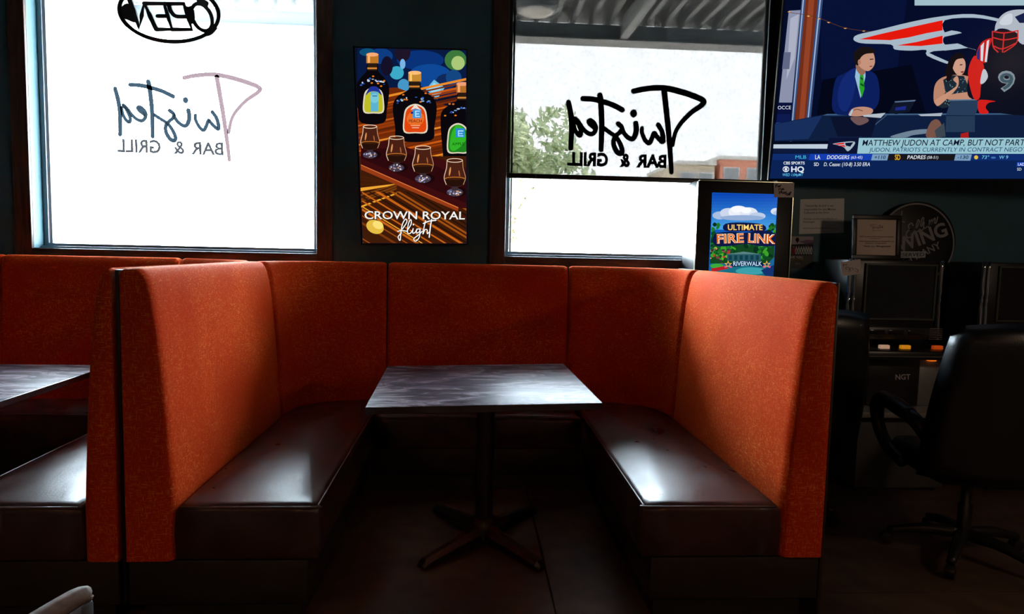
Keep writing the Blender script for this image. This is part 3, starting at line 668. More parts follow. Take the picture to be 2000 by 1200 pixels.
P.curve([(575,540),(590,500),(610,480),(640,500),(650,560),(600,610),(572,600)], rgb(50,180,40)); P.rect(600,498,646,544, rgb(40,140,210)); P.rect(612,508,640,514,rgb(170,220,250)); P.rect(612,508,617,538,rgb(170,220,250)); P.rect(612,522,636,527,rgb(170,220,250)); P.rect(612,534,640,539,rgb(170,220,250)); P.text('APPLE',(582,585),(645,583),14,rgb(10,60,10))
bottle(392, 205, 112, 560, (395,445,58,72), (225,70,14), (200,140,50), 28)
P.curve([(362,425),(395,400),(432,425),(440,450),(420,480),(372,480),(352,455)], rgb(235,110,40)); P.rect(382,400,424,446, rgb(60,150,215)); P.rect(394,408,418,413,rgb(190,225,250)); P.rect(394,408,399,440,rgb(190,225,250)); P.rect(394,422,414,427,rgb(190,225,250)); P.rect(394,435,418,440,rgb(190,225,250)); P.poly([(370,405),(395,375),(424,405),(395,396)], rgb(235,225,215)); P.rect(372,413,384,424,rgb(30,40,120))
P.text('PEACH', (362,468), (428,468), 15, rgb(30,16,14)); P.rect(372,482,420,486,rgb(240,180,140)); P.rect(378,493,414,497,rgb(240,200,170))
P.rect(100, 640, 656, 1084, rgb(64, 26, 8))
for k in range(34):                                   # table planks below the board
    y = 740+k*19+rd.uniform(-5, 5); a = rd.choice([(215,125,30),(150,80,18),(240,165,50),(70,30,8),(120,62,14),(38,18,6),(190,100,24)])
    x0 = 112; y1 = y-140; 
    if y < 900: P.poly([(x0,y),(300,max(y-70,780)),(300,max(y-62,786)),(x0,y+rd.uniform(6,12))], rgb(*a))
for k in range(30):
    x = -420+k*38+rd.uniform(-6, 6); a = rd.choice([(225,130,30),(160,80,18),(235,160,48),(60,26,8),(120,56,12),(34,16,6),(200,100,24)]); wd = rd.uniform(9, 22)
    pts = []
    for (q, yy) in ((x, 820), (x+wd, 820), (x+wd+430, 1083), (x+430, 1083)): pts.append((q, yy))
    # clip to the screen's sides
    def clip(pp, xm, keep):
        out = []
        for i in range(len(pp)):
            u, v = pp[i-1], pp[i]; iu, iv = keep(u[0]-xm), keep(v[0]-xm)
            if iu != iv: t = (xm-u[0])/(v[0]-u[0]); out.append((xm, u[1]+t*(v[1]-u[1])))
            if iv: out.append(v)
        return out
    pts = clip(clip(pts, 124, lambda d: d >= 0), 655, lambda d: d <= 0)
    if len(pts) > 2: P.poly(pts, rgb(*a))
P.ell(190, 1000, 46, 34, rgb(230,190,70), 0.4); P.ell(205, 990, 28, 20, rgb(250,225,120), 0.4)
P.poly([(118,590),(250,560),(656,700),(656,905),(612,905),(118,683)], rgb(60, 12, 14)); P.poly([(118,600),(300,600),(656,760),(656,880),(118,650)], rgb(44, 8, 12))
P.poly([(118,682),(614,900),(614,922),(118,708)], rgb(150, 58, 22)); P.poly([(118,682),(614,900),(614,905),(118,686)], rgb(225, 120, 60))
def glass(cx, top, s):
    P.ell(cx+14*s, top+160*s, 46*s, 24*s, rgb(26, 6, 8))
    P.curve([(cx-38*s,top+6*s),(cx-40*s,top+40*s),(cx-52*s,top+90*s),(cx-40*s,top+126*s),(cx,top+138*s),(cx+40*s,top+126*s),(cx+52*s,top+90*s),(cx+40*s,top+40*s),(cx+38*s,top+6*s)], rgb(74, 32, 20), 4)
    P.curve([(cx-50*s,top+92*s),(cx-40*s,top+124*s),(cx,top+136*s),(cx+40*s,top+124*s),(cx+50*s,top+92*s)], rgb(38, 16, 10), 4); P.ell(cx, top+94*s, 49*s, 8*s, rgb(190, 110, 40)); P.ell(cx, top+96*s, 44*s, 6*s, rgb(60, 28, 12))
    P.ell(cx, top+162*s, 40*s, 20*s, rgb(70, 60, 76)); P.rect(cx-16*s, top+134*s, cx+16*s, top+152*s, rgb(60, 44, 50))
    for k in range(22):
        a = rd.uniform(0, 6.28); q = rd.uniform(.2, 1); P.ell(cx+36*s*q*math.cos(a), top+162*s+17*s*q*math.sin(a), rd.uniform(2, 5), rd.uniform(1.5, 4), rgb(*rd.choice([(235,225,235),(150,160,200),(240,170,110),(110,110,150)])))
    P.stroke([(cx-38*s,top+10*s),(cx-41*s,top+44*s),(cx-52*s,top+90*s),(cx-42*s,top+124*s)], 3.5, rgb(230,200,170)); P.stroke([(cx+38*s,top+10*s),(cx+41*s,top+44*s),(cx+52*s,top+90*s),(cx+42*s,top+124*s)], 3.0, rgb(200,150,110))
    P.stroke([(cx-38*s+76*s*(.5-.5*math.cos(t)), top+6*s+9*s*math.sin(t)) if False else (cx+38*s*math.cos(t), top+6*s+9*s*math.sin(t)) for t in [2*math.pi*k/16 for k in range(16)]], 3.2, rgb(245,220,190), n=2, closed=True)
    P.ell(cx-24*s, top+60*s, 4*s, 22*s, rgb(220,150,90), 0.15); P.ell(cx+22*s, top+70*s, 3*s, 16*s, rgb(170,100,60), -0.15)
for g in ((165, 484, .92), (299, 540, .98), (434, 590, 1.02), (596, 655, 1.04)): glass(*g)
P.text('CROWN ROYAL', (140,962), (650,964), 40, rgb(20, 8, 4), bold=.012); P.text('CROWN ROYAL', (137,959), (647,961), 40, rgb(245, 244, 240), bold=.012)
for dx, c in ((4, rgb(20, 8, 4)), (0, rgb(250, 250, 248))):
    for st, wd in (([(330,1010),(352,975),(346,960),(330,985),(322,1030),(318,1068),(308,1050),(325,1030)], 5), ([(306,1022),(330,1018),(352,1022)], 5), ([(352,1022),(374,985),(372,962),(360,985),(356,1028),(370,1032),(384,1012)], 5), ([(384,1008),(382,1030),(394,1028),(404,1010)], 5),
                   ([(418,1010),(404,1012),(402,1030),(416,1024),(420,1008),(416,1050),(398,1072),(388,1060),(412,1040),(430,1022)], 5), ([(448,968),(440,1000),(434,1036),(444,1014),(456,1016),(456,1034),(466,1026)], 5), ([(478,962),(472,1000),(466,1052)], 6), ([(436,982),(466,970),(500,966)], 6)):
        P.stroke([(x+dx, y+dx*.7) for x, y in st], wd, c)
    P.ell(386+dx, 988+dx*.7, 4, 4, c)
P.trim(P.build('advert_picture', scr), dw, dh)
# ================================================================== TELEVISION
BL = ony(1502, 350, 4.15); BR = onz(2000, 350, BL.z); ex = (BR-BL).normalized(); n0 = ex.cross(Vector((0, 0, 1))); ta = math.radians(13)
PT = Plane(BL, ex, Vector((0, 0, 1))*math.cos(ta)+n0*math.sin(ta)); tw, th = 2.17, 1.225
tv = empty('television', mw=PT.mw(), label='large wall television showing a sports news studio above the gaming machines', cat='television')
box('housing', -.006, tw+.006, -.010, th+.006, -.05, -.003, BLACK, tv, 0.005, world=False)
box('rear_cover', .35, tw-.35, .12, th-.2, -.10, -.05, BLACK, tv, 0.01, world=False)
mb = box('wall_mount', tw/2-.3, tw/2+.3, .35, .85, -.13, -.10, IRON, tv, 0.004, world=False)
mt_w = PT.mw() @ Vector((tw/2, .55, -.12)); inv = PT.mw().inverted()
tube('mount_arm', [inv @ mt_w, inv @ Vector((mt_w.x, WY-.01, mt_w.z))], 0.03, IRON, tv, world=False, smoothpath=False)
tsc = box('screen', 0, tw, 0, th, -.004, .001, emit(rgb(4, 9, 30)), tv, world=False)
zt = lambda x, y: (1480+x/3.3327, y/3.3327)
P = Print(PT, zt, lambda c: emit(c), step=3e-5, base=.0012)
XE = 2600.0                                            # picture goes on past the photo's edge
def PR(x0, y0, x1, y1, c): P.rect(x0, y0, x1, y1, c)
P.poly([(205,-260),(XE,-260),(XE,900),(110,900)], rgb(5, 12, 40)); P.poly([(400,-200),(1000,-200),(900,500),(420,800)], rgb(7, 17, 54)); P.poly([(420,520),(1000,420),(1100,760),(380,780)], rgb(3, 7, 24))
P.poly([(202,70),(278,66),(222,668),(138,668)], rgb(140, 146, 172)); P.poly([(212,120),(268,90),(240,380),(186,520)], rgb(172, 176, 196)); P.poly([(170,340),(215,340),(205,450),(158,450)], rgb(96, 104, 134))
P.poly([(134,672),(220,672),(214,740),(128,740)], rgb(10, 18, 60)); P.text('OCCE', (130,712), (216,711), 22, rgb(220, 226, 240)); P.poly([(126,742),(213,742),(208,920),(110,920)], rgb(12, 26, 80)); P.poly([(118,800),(210,795),(205,830),(114,840)], rgb(40, 80, 150))
P.poly([(320,-120),(402,-120),(330,780),(240,800)], rgb(112, 46, 26)); P.poly([(340,-120),(378,-120),(302,780),(268,790)], rgb(146, 66, 38)); P.poly([(296,-120),(322,-120),(226,920),(206,920)], rgb(60, 84, 130)); P.poly([(304,-120),(311,-120),(216,920),(211,920)], rgb(170, 190, 220))
P.poly([(402,-120),(436,-120),(330,918),(300,918)], rgb(52, 74, 120)); P.poly([(414,-120),(423,-120),(316,918),(309,918)], rgb(160, 182, 215)); P.poly([(240,800),(330,780),(318,900),(222,905)], rgb(70, 36, 40))
for (x, y) in ((205,78),(330,105),(400,122),(462,146),(570,184),(690,202)): P.ell(x, y, 11, 4, rgb(220,140,60)); P.ell(x, y, 5, 3, rgb(255,220,150))
P.stroke([(200,80),(380,112),(560,180),(760,210)], 3, rgb(90, 52, 30))
PR(1020, -160, 1900, 36, rgb(160, 190, 200))
SIL = rgb(166, 184, 198); RED = rgb(228, 24, 12); NAVY = rgb(6, 14, 46)
P.curve([(622,252),(650,226),(780,196),(1000,142),(1200,106),(1400,92),(1600,130),(1800,190),(1900,330),(1700,420),(1500,360),(1368,312),(1250,326),(1120,342),(1245,404),(1225,414),(1100,362),(1095,325),(1000,330),(890,322),(866,290),(700,284),(640,272)], SIL, 3)
P.curve([(1216,132),(1400,116),(1560,140),(1760,200),(1860,330),(1700,400),(1500,345),(1365,310),(1300,284),(1216,290),(1216,236),(1325,216),(1270,200),(1216,212)], NAVY, 3)
P.poly([(1214,212),(1262,198),(1328,215),(1214,240)], SIL); P.poly([(1214,292),(1300,283),(1368,312),(1214,330)], SIL)
P.poly([(662,256),(780,226),(1000,176),(1202,132),(1202,198),(1100,216),(980,244),(860,262)], RED); P.poly([(905,296),(1040,272),(1202,232),(1202,284),(1060,300)], RED)
P.poly([(1112,344),(1235,330),(1330,420),(1300,470),(1240,402)], NAVY)
# desk
P.poly([(110,806),(450,742),(XE,732),(XE,905),(110,920)], rgb(14, 30, 62)); P.poly([(450,742),(XE,734),(XE,742),(420,752)], rgb(60, 92, 128)); P.poly([(660,890),(840,745),(848,745),(672,892)], rgb(60, 80, 110)); P.poly([(110,810),(420,752),(330,905),(110,915)], rgb(24, 46, 92)); P.poly([(470,760),(780,760),(740,890),(520,890)], rgb(10, 18, 44))
P.curve([(860,890),(1000,850),(1110,842),(1110,866),(1010,880),(960,895)], rgb(110, 130, 150)); P.poly([(1225,756),(1412,756),(1412,860),(1222,860)], rgb(36, 58, 84)); P.curve([(1096,860),(1130,790),(1180,785),(1212,880),(1150,895),(1100,895)], rgb(120, 84, 72)); P.poly([(1150,850),(1212,800),(1222,890),(1160,893)], rgb(60, 70, 80)); P.poly([(1320,870),(1370,860),(1372,898),(1318,898)], rgb(170, 30, 30))
# man in a navy suit
P.curve([(482,670),(505,520),(560,480),(640,440),(700,452),(770,490),(792,600),(775,690),(700,745),(560,750),(500,735)], rgb(12, 30, 92)); P.curve([(520,600),(560,500),(640,446),(628,600),(580,720),(530,700)], rgb(18, 40, 112)); P.poly([(640,440),(632,500),(668,640),(700,500),(700,460)], rgb(150, 190, 214)); P.poly([(664,486),(686,482),(694,580),(676,636),(660,570)], rgb(40, 160, 40)); P.poly([(668,500),(684,512),(682,524),(668,512)], rgb(16, 80, 30)); P.poly([(668,540),(690,552),(690,566),(666,552)], rgb(16, 80, 30))
P.curve([(640,420),(690,430),(700,470),(675,490),(645,460)], rgb(150, 106, 86)); P.curve([(640,380),(652,345),(700,335),(748,342),(762,400),(748,440),(720,462),(690,455),(655,425)], rgb(196, 146, 122)); P.curve([(628,400),(626,345),(668,308),(730,308),(764,330),(755,345),(700,352),(668,378),(655,420),(645,425)], rgb(24, 18, 18)); P.ell(660, 405, 10, 18, rgb(176, 124, 100)); P.poly([(728,384),(752,382),(752,388),(728,390)], rgb(40, 24, 20)); P.poly([(726,430),(746,428),(744,434),(728,436)], rgb(120, 60, 56))
P.curve([(590,745),(620,705),(690,695),(745,710),(738,740),(670,756),(610,756)], rgb(190, 140, 118)); P.stroke([(600,735),(640,712),(680,722)], 6, rgb(130, 84, 70)); P.poly([(592,750),(612,712),(622,716),(604,754)], rgb(170, 200, 220)); P.poly([(680,750),(830,735),(800,768),(690,760)], rgb(180, 190, 200)); P.curve([(608,762),(700,765),(720,790),(660,816),(615,790)], rgb(110, 84, 84))
P.poly([(850,735),(890,660),(1028,650),(985,728),(900,744)], rgb(14, 22, 40)); P.poly([(890,660),(1028,650),(1020,660),(892,668)], rgb(90, 110, 140)); P.poly([(895,700),(966,690),(960,716),(893,720)], rgb(26, 40, 130))
# woman in a patterned top
P.curve([(1215,500),(1240,400),(1280,352),(1320,345),(1346,380),(1352,470),(1388,500),(1380,560),(1330,600),(1240,560)], rgb(20, 14, 18)); P.curve([(1145,660),(1150,560),(1190,510),(1260,490),(1340,490),(1395,520),(1398,620),(1330,650),(1240,680),(1180,690)], rgb(186, 132, 108)); P.poly([(1205,520),(1260,490),(1340,495),(1368,560),(1345,680),(1200,705),(1165,690),(1220,600)], rgb(26, 40, 52))
rd = random.Random(3)
for k in range(70):
    x = rd.uniform(1212, 1350); y = rd.uniform(510, 690); P.ell(x, y, rd.uniform(3, 6), rd.uniform(2, 4), rgb(*rd.choice([(120,150,150),(90,120,130),(60,90,110)])), rd.uniform(0, 3))
P.curve([(1262,420),(1290,380),(1335,382),(1350,420),(1340,470),(1310,492),(1280,470)], rgb(206, 156, 132)); P.curve([(1240,440),(1262,372),(1320,346),(1338,376),(1290,390),(1268,440),(1255,520),(1225,520)], rgb(20, 14, 18)); P.poly([(1318,465),(1340,462),(1336,474),(1322,476)], rgb(150, 60, 60)); P.poly([(1312,420),(1330,418),(1330,424),(1312,426)], rgb(40, 22, 20))
P.curve([(1150,660),(1170,640),(1290,560),(1270,520),(1295,495),(1306,530),(1290,580),(1200,670),(1165,690)], rgb(200, 146, 120)); P.curve([(1230,640),(1260,615),(1390,600),(1396,640),(1330,655),(1250,650)], rgb(194, 140, 114)); P.poly([(1222,750),(1256,648),(1452,645),(1412,752)], rgb(38, 60, 88)); P.poly([(1256,648),(1452,645),(1450,652),(1256,656)], rgb(100, 124, 150)); P.poly([(1040,745),(1200,735),(1190,756),(1060,756)], rgb(170, 180, 192))
# football player
P.curve([(1365,620),(1370,480),(1400,360),(1460,265),(1540,240),(1700,250),(1900,300),(1980,500),(1990,736),(1560,736),(1440,660)], rgb(11, 14, 30)); P.curve([(1365,480),(1400,370),(1440,380),(1470,440),(1450,560),(1440,640),(1400,636)], rgb(206, 34, 28)); P.curve([(1420,370),(1450,280),(1520,250),(1500,320),(1480,410)], rgb(200, 30, 30)); P.poly([(1448,300),(1470,275),(1462,400),(1448,395)], rgb(214, 214, 222)); P.poly([(1424,340),(1442,300),(1440,392),(1424,384)], rgb(34, 44, 120)); P.poly([(1488,268),(1504,258),(1488,405),(1474,402)], rgb(214, 214, 222))
P.curve([(1430,660),(1470,650),(1545,660),(1500,670),(1480,700),(1500,735),(1440,735)], rgb(210, 30, 26)); P.curve([(1445,540),(1460,460),(1480,455),(1495,500),(1470,540)], rgb(190, 196, 206))
P.curve([(1540,240),(1545,160),(1590,95),(1660,66),(1760,70),(1830,130),(1820,240),(1720,290),(1640,200),(1560,190)], rgb(176, 184, 196)); P.curve([(1570,150),(1600,105),(1650,90),(1650,150),(1600,165)], rgb(204, 210, 220)); P.curve([(1530,230),(1545,200),(1640,200),(1690,230),(1650,320),(1580,340),(1540,310)], rgb(40, 20, 26)); P.poly([(1670,110),(1740,80),(1740,150),(1700,150)], rgb(20, 30, 70))
for st in ([(1524,205),(1600,215),(1690,200)], [(1526,245),(1600,260),(1690,245)], [(1530,300),(1590,318),(1680,280)], [(1524,205),(1528,300),(1560,340)], [(1600,215),(1590,340)], [(1690,200),(1680,280),(1600,340)]): P.stroke(st, 8, rgb(206, 44, 44))
P.text('9', (1560,588), (1672,588), 122, rgb(126, 140, 150), bold=.04); P.text('9', (1572,582), (1660,582), 106, rgb(60, 84, 96), bold=.01)
# lower third and ticker
P.poly([(102,940),(455,938),(450,968),(100,966)], rgb(190, 204, 220)); P.poly([(100,966),(455,968),(455,1000),(98,996)], rgb(14, 26, 60)); P.poly([(462,898),(657,898),(645,1000),(452,1000)], rgb(12, 18, 50))
P.curve([(486,936),(560,924),(628,922),(622,950),(585,985),(560,960),(520,945)], SIL, 3); P.poly([(490,937),(560,928),(560,938),(520,942)], RED); P.poly([(566,930),(620,926),(600,955),(572,948)], NAVY); P.poly([(522,948),(560,944),(572,958)], RED)
P.poly([(657,898),(XE,896),(XE,1002),(645,1000)], rgb(150, 196, 208)); P.text('MATTHEW JUDON AT CAMP, BUT NOT PARTICIPATING', (678,948), (1985,946), 38, rgb(14, 20, 44), shear=.22, bold=.006); P.text('JUDON, PATRIOTS CURRENTLY IN CONTRACT NEGOTIATIONS', (722,988), (1905,986), 27, rgb(24, 60, 100), shear=.2)
P.poly([(97,1000),(XE,1002),(XE,1046),(92,1042)], rgb(16, 44, 110)); P.poly([(90,1042),(XE,1046),(XE,1164),(76,1162)], rgb(10, 34, 84)); P.poly([(340,1002),(745,1002),(735,1044),(330,1043)], rgb(20, 62, 176)); P.poly([(745,1004),(850,1004),(840,1044),(735,1044)], rgb(120, 156, 190)); P.poly([(850,1004),(1285,1004),(1275,1045),(840,1044)], rgb(24, 22, 26)); P.poly([(1285,1004),(1390,1005),(1380,1046),(1275,1045)], rgb(120, 156, 190))
WH = rgb(225, 232, 242)
P.text('MLB', (244,1033), (314,1033), 22, rgb(70, 190, 230)); P.text('LA', (372,1036), (406,1036), 28, WH, bold=.01); P.text('DODGERS', (448,1035), (592,1035), 24, WH, shear=.2, bold=.01); P.text('(63-45)', (604,1033), (678,1033), 18, WH, shear=.2); P.text('+110', (756,1034), (828,1034), 22, rgb(14, 24, 60), shear=.15, bold=.01); P.text('SD', (890,1040), (926,1040), 34, rgb(220, 170, 50), bold=.02); P.text('PADRES', (970,1035), (1088,1035), 24, WH, shear=.2, bold=.01); P.text('(58-51)', (1098,1033), (1170,1033), 18, WH, shear=.2); P.text('-130', (1296,1034), (1366,1034), 22, rgb(14, 24, 60), shear=.15, bold=.01)
P.ell(1418, 1024, 13, 13, rgb(226, 190, 70)); P.text("73\u00b0", (1454,1034), (1500,1034), 22, rgb(120, 210, 240), shear=.15); P.ell(1530, 1026, 16, 7, rgb(60, 110, 170)); P.text('W 9', (1566,1034), (1624,1034), 22, rgb(120, 210, 240), shear=.15)
P.text('SD', (364,1080), (396,1080), 22, WH, bold=.01); P.text('D. Cease: (10-8) 3.50 ERA', (428,1081), (728,1081), 24, WH, shear=.2, bold=.004); P.text('CBS SPORTS', (166,1070), (304,1070), 18, WH, bold=.02); P.text('HQ', (216,1118), (300,1118), 34, WH, bold=.03); P.ell(182, 1101, 21, 19, WH); P.ell(182, 1101, 17, 11, rgb(10, 34, 84)); P.ell(182, 1101, 9, 9, WH); P.text('WED 1:04pMT', (158,1146), (292,1146), 18, rgb(90, 190, 240), shear=.15, bold=.006); P.poly([(1684,1056),(1840,1056),(1836,1082),(1680,1082)], rgb(24, 70, 190)); P.text('LAD', (1690,1078), (1732,1078), 18, WH, bold=.01); P.text('SD', (1684,1110), (1712,1110), 18, WH)
P.trim(P.build('broadcast_picture', tsc), tw, th)
# ================================================================== GAMING MACHINES
EX, EZ = Vector((1, 0, 0)), Vector((0, 0, 1))
CAB = mat('black_cabinet', (0.011, 0.011, 0.012, 1), 0.35, noise=0.2, nscale=6)
RIM = mat('pale_rim', (0.45, 0.48, 0.36, 1), 0.25, metal=0.6)
# --- tall machine with the lit portrait screen
YA = 4.10; xa0, xa1, za1 = 1.372, 1.962, 1.831
ma = empty('gaming_machine', ((xa0+xa1)/2, YA, 0), label='tall gaming machine with bright portrait screen behind the booth corner', cat='gaming machine')
box('upper_cabinet', xa0, xa1, YA, 4.37, 0.86, za1, CAB, ma, 0.012)
box('lower_cabinet', xa0, xa1, YA-.16, 4.37, 0.04, 0.72, CAB, ma, 0.010)
box('plinth', xa0+.02, xa1-.02, YA-.14, 4.36, 0.0, 0.04, BLACK, ma)
bm = bmesh.new(); bmbox(bm, xa0, xa1, YA-.20, 4.37, 0.72, 0.86, 0.012)
for v in bm.verts:
    if v.co.y < YA-.12 and v.co.z > .8: v.co.z -= 0.06
frombm('button_deck', bm, CAB, ma, True, angle=math.radians(40))
for k in range(5): box('button', xa0+.07+k*.095, xa0+.13+k*.095, YA-.17, YA-.12, .80, .822, mat('button_amber', (0.5, 0.22, 0.04, 1), 0.3), ma, 0.006)
for x in (xa0-.003, xa1-.001): box('edge_trim', x, x+.004, YA-.004, YA+.02, 0.88, za1-.01, RIM, ma)
box('edge_trim', xa0+.006, xa1-.006, YA-.004, YA+.02, za1-.004, za1+.001, RIM, ma)
PA = Plane((0, YA-.001, 0), EX, EZ)
a0 = PA.loc(1391, 378); a1 = PA.loc(1519, 378); sx0, sx1, sz1 = a0.x, a1.x, (a0.y+a1.y)/2; sz0a = 1.13
PA = Plane((sx0, YA-.001, sz0a), EX, EZ); sw, sh = sx1-sx0, sz1-sz0a
bz = empty('screen_unit', mw=PA.mw()); bz.parent = ma; bz.matrix_parent_inverse = MW[ma.name].inverted()
box('screen', 0, sw, 0, sh, -.002, .001, emit(rgb(16, 90, 190)), bz, world=False)
za = lambda x, y: (1340+x/3.0303, 330+y/3.0303)
P = Print(PA, za, lambda c: emit(c), step=3e-5, base=.0012); rd = random.Random(9)
for k in range(12):
    t = k/11; P.rect(140, 140+k*18, 560, 162+k*18, rgb(int(10+60*t), int(70+90*t), int(180+50*t)))
for (x, y, rx, ry, c) in [(200,276,44,24,(170,190,225)),(250,262,50,30,(205,216,238)),(310,256,60,38,(235,240,250)),(370,262,54,34,(225,232,245)),(420,280,50,22,(190,205,232)),(330,290,130,16,(150,175,215)),(300,240,34,20,(248,250,255)),(355,246,30,18,(250,252,255)),(530,252,30,20,(215,225,242)),(545,262,30,14,(180,198,228))]: P.ell(x, y, rx, ry, rgb(*c))
P.rect(140, 400, 560, 700, rgb(18, 70, 30))
for k in range(150):
    x = rd.choice([rd.uniform(140, 260), rd.uniform(430, 560), rd.uniform(140, 560)]); y = rd.uniform(330, 520) if (x < 190 or x > 480) else rd.uniform(440, 530)
    P.ell(x, y, rd.uniform(8, 22), rd.uniform(6, 15), rgb(*rd.choice([(30,120,36),(60,160,40),(100,190,50),(14,74,34),(20,96,40),(8,50,30)])), rd.uniform(0, 3))
for k in range(24): P.ell(rd.uniform(140,260), rd.uniform(470,600), rd.uniform(5,12), rd.uniform(4,9), rgb(*rd.choice([(170,60,50),(120,60,60),(200,150,90),(60,40,60)])))
P.rect(240, 505, 440, 545, rgb(40, 90, 100)); P.poly([(240,505),(340,490),(440,505)], rgb(90, 130, 130))
for k in range(6): P.rect(250+k*32, 512, 268+k*32, 540, rgb(20, 60, 74))
P.rect(140, 560, 560, 720, rgb(24, 110, 130)); P.poly([(480,560),(560,480),(560,620),(470,640)], rgb(30, 100, 150))
P.ell(380, 605, 90, 22, rgb(60, 160, 170)); P.ell(180, 575, 40, 14, rgb(60, 170, 60)); P.poly([(145,590),(230,575),(250,590),(150,612)], rgb(180, 30, 40)); P.poly([(440,600),(540,560),(552,640),(470,640)], rgb(20, 50, 110))
NV = rgb(12, 24, 70); OR = rgb(250, 150, 30); YL = rgb(255, 220, 120); WHT = rgb(255, 246, 224)
P.curve([(230,325),(340,318),(452,330),(462,366),(340,370),(226,366)], NV, 3); P.curve([(165,388),(260,372),(345,378),(440,366),(525,384),(535,450),(440,458),(345,444),(250,458),(168,452)], NV, 3)
P.text('ULTIMATE', (242,364), (452,364), 34, rgb(120, 50, 20), bold=.035); P.text('ULTIMATE', (245,362), (449,362), 32, YL, bold=.012)
for dy, c, b in ((3, rgb(110, 26, 10), .05), (0, WHT, .035), (0, rgb(240, 110, 24), .004)):
    P.text('FIRE', (180,440+dy), (340,434+dy), 52, c, bold=b); P.text('LINK', (362,434+dy), (524,442+dy), 52, c, bold=b)
P.curve([(268,560),(300,548),(360,544),(420,548),(452,560),(445,580),(360,574),(275,580)], NV, 3); P.text('RIVERWALK', (276,574), (446,574), 26, rgb(190, 225, 245), bold=.014)
for cx, cy in ((246, 566), (474, 566)):
    st = [(cx+(24 if k % 2 == 0 else 10)*math.sin(k*math.pi/5), cy-(24 if k % 2 == 0 else 10)*math.cos(k*math.pi/5)) for k in range(10)]
    P.poly(st, rgb(235, 190, 70)); P.poly([(cx+(x-cx)*.6, cy+(y-cy)*.6) for x, y in st], rgb(40, 60, 110))
    for q in (-16, 16): P.ell(cx+q, cy+14, 7, 6, rgb(230, 90, 140))
o = P.trim(P.build('game_picture', bz), sw, sh)
# --- black landscape machines
def machine_black(lab, x0, x1, y, logo=True):
    e = empty('gaming_machine', ((x0+x1)/2, y, 0), label=lab, cat='gaming machine'); w_ = x1-x0; yb = 4.36
    box('head_cabinet', x0+.03, x1-.025, y+.01, yb-.06, 0.93, 1.372, CAB, e, 0.010)
    fx0, fx1, fz0, fz1 = x0+.10, x1-.035, 1.012, 1.352
    bm = bmesh.new(); t = .012
    for b in ((fx0, fx1, fz1-t, fz1), (fx0, fx1, fz0, fz0+t), (fx0, fx0+t, fz0+t, fz1-t), (fx1-t, fx1, fz0+t, fz1-t)): bmbox(bm, b[0], b[1], y-.006, y+.012, b[2], b[3], .002, 1)
    frombm('screen_bezel', bm, mat('olive_grey_bezel', (0.050, 0.055, 0.040, 1), 0.35), e)
    box('screen', fx0+t, fx1-t, y+.002, y+.012, fz0+t, fz1-t, BLACKG, e)
    for (xx, r_) in ((x0+.004, .012), (x0+.036, .010), (x1-.008, .011)): tube('chrome_strip', [(xx, y, 0.90), (xx, y+.004, 1.14), (xx, y, 1.375)], r_, CHROME, e, seg=12)
    # belly and vents
    box('belly', x0+.02, x1-.02, y-.03, yb-.06, 0.895, 0.972, CAB, e, 0.008)
    for k in range(3): box('belly_panel', x0+.13+k*.12, x0+.225+k*.12, y-.034, y-.028, .925, .955, BLACKG, e, 0.002)
    for k in range(6): box('vent_slat', x1-.085, x1-.004, y-.040, y-.026, 0.902+k*.0125, 0.907+k*.0125, mat('vent_slat', (0.20, 0.15, 0.12, 1), 0.35, metal=0.5), e)
    dk = bmesh.new(); bmbox(dk, x0-.02, x1+.02, y-.20, yb-.06, 0.80, 0.885, 0.010)
    for v in dk.verts:
        if v.co.y < y-.12 and v.co.z > .84: v.co.z -= .035
    frombm('button_deck', dk, CAB, e, True, angle=math.radians(40))
    box('deck_edge', x0-.02, x1+.02, y-.206, y-.198, .818, .824, mat('grey_edge', (0.12, 0.12, 0.12, 1), 0.3), e)
    for k, (fx, c, s_) in enumerate(((.30, (255, 205, 170), .3), (.52, (255, 165, 30), .4), (.86, (235, 90, 20), .3))):
        bx = x0+w_*fx; box('button', bx-.030, bx+.030, y-.125, y-.100, .850, .876, mat('button_lit_%d' % k, rgb(*c), 0.3, emit=rgb(*c), es=s_), e, 0.005)
    # stand
    box('stand_cabinet', x0+.12, x1-.14, y-.06, yb-.10, 0.50, 0.80, CAB, e, 0.008)
    STEEL = mat('scuffed_steel', (0.30, 0.31, 0.31, 1), 0.42, metal=0.7, noise=0.4, nscale=16)
    box('steel_wing', x0+.005, x0+.118, y-.05, yb-.12, 0.50, 0.80, STEEL, e, 0.004); box('steel_wing', x1-.138, x1-.01, y-.05, yb-.12, 0.50, 0.80, STEEL, e, 0.004)
    lp = lathe('ticket_light', [(0.004, 0), (0.028, .004), (0.028, .022), (0.006, .030)], mat('amber_light', rgb(240, 120, 20), .3, emit=rgb(240, 110, 20), es=.9), e, seg=14, at=(x1-.07, y-.052, .772))
    box('shelf', x0-.02, x1+.02, y-.24, yb-.08, 0.47, 0.50, mat('pale_shelf_edge', (0.22, 0.20, 0.18, 1), 0.35), e, 0.003)
    box('base_cabinet', x0+.02, x1-.02, y-.16, yb-.10, 0.03, 0.47, mat('scuffed_base', (0.055, 0.05, 0.048, 1), 0.5, noise=0.5, nscale=9), e, 0.006); box('plinth', x0+.04, x1-.04, y-.12, yb-.12, 0, .03, BLACK, e)
    if logo:
        pl = Plane((x0, y-.061, .5), EX, EZ); le = empty('logo', mw=pl.mw()); le.parent = e; le.matrix_parent_inverse = MW[e.name].inverted()
        pr = Print(pl, lambda x, yy: (1620+x/3.529, 560+yy/3.529), lambda c: flat(c), base=.0006); g = rgb(190, 182, 190)
        pr.text('NGT', (455, 642), (558, 640), 36, g, bold=.02); pr.build('logo_text', le)
    return e
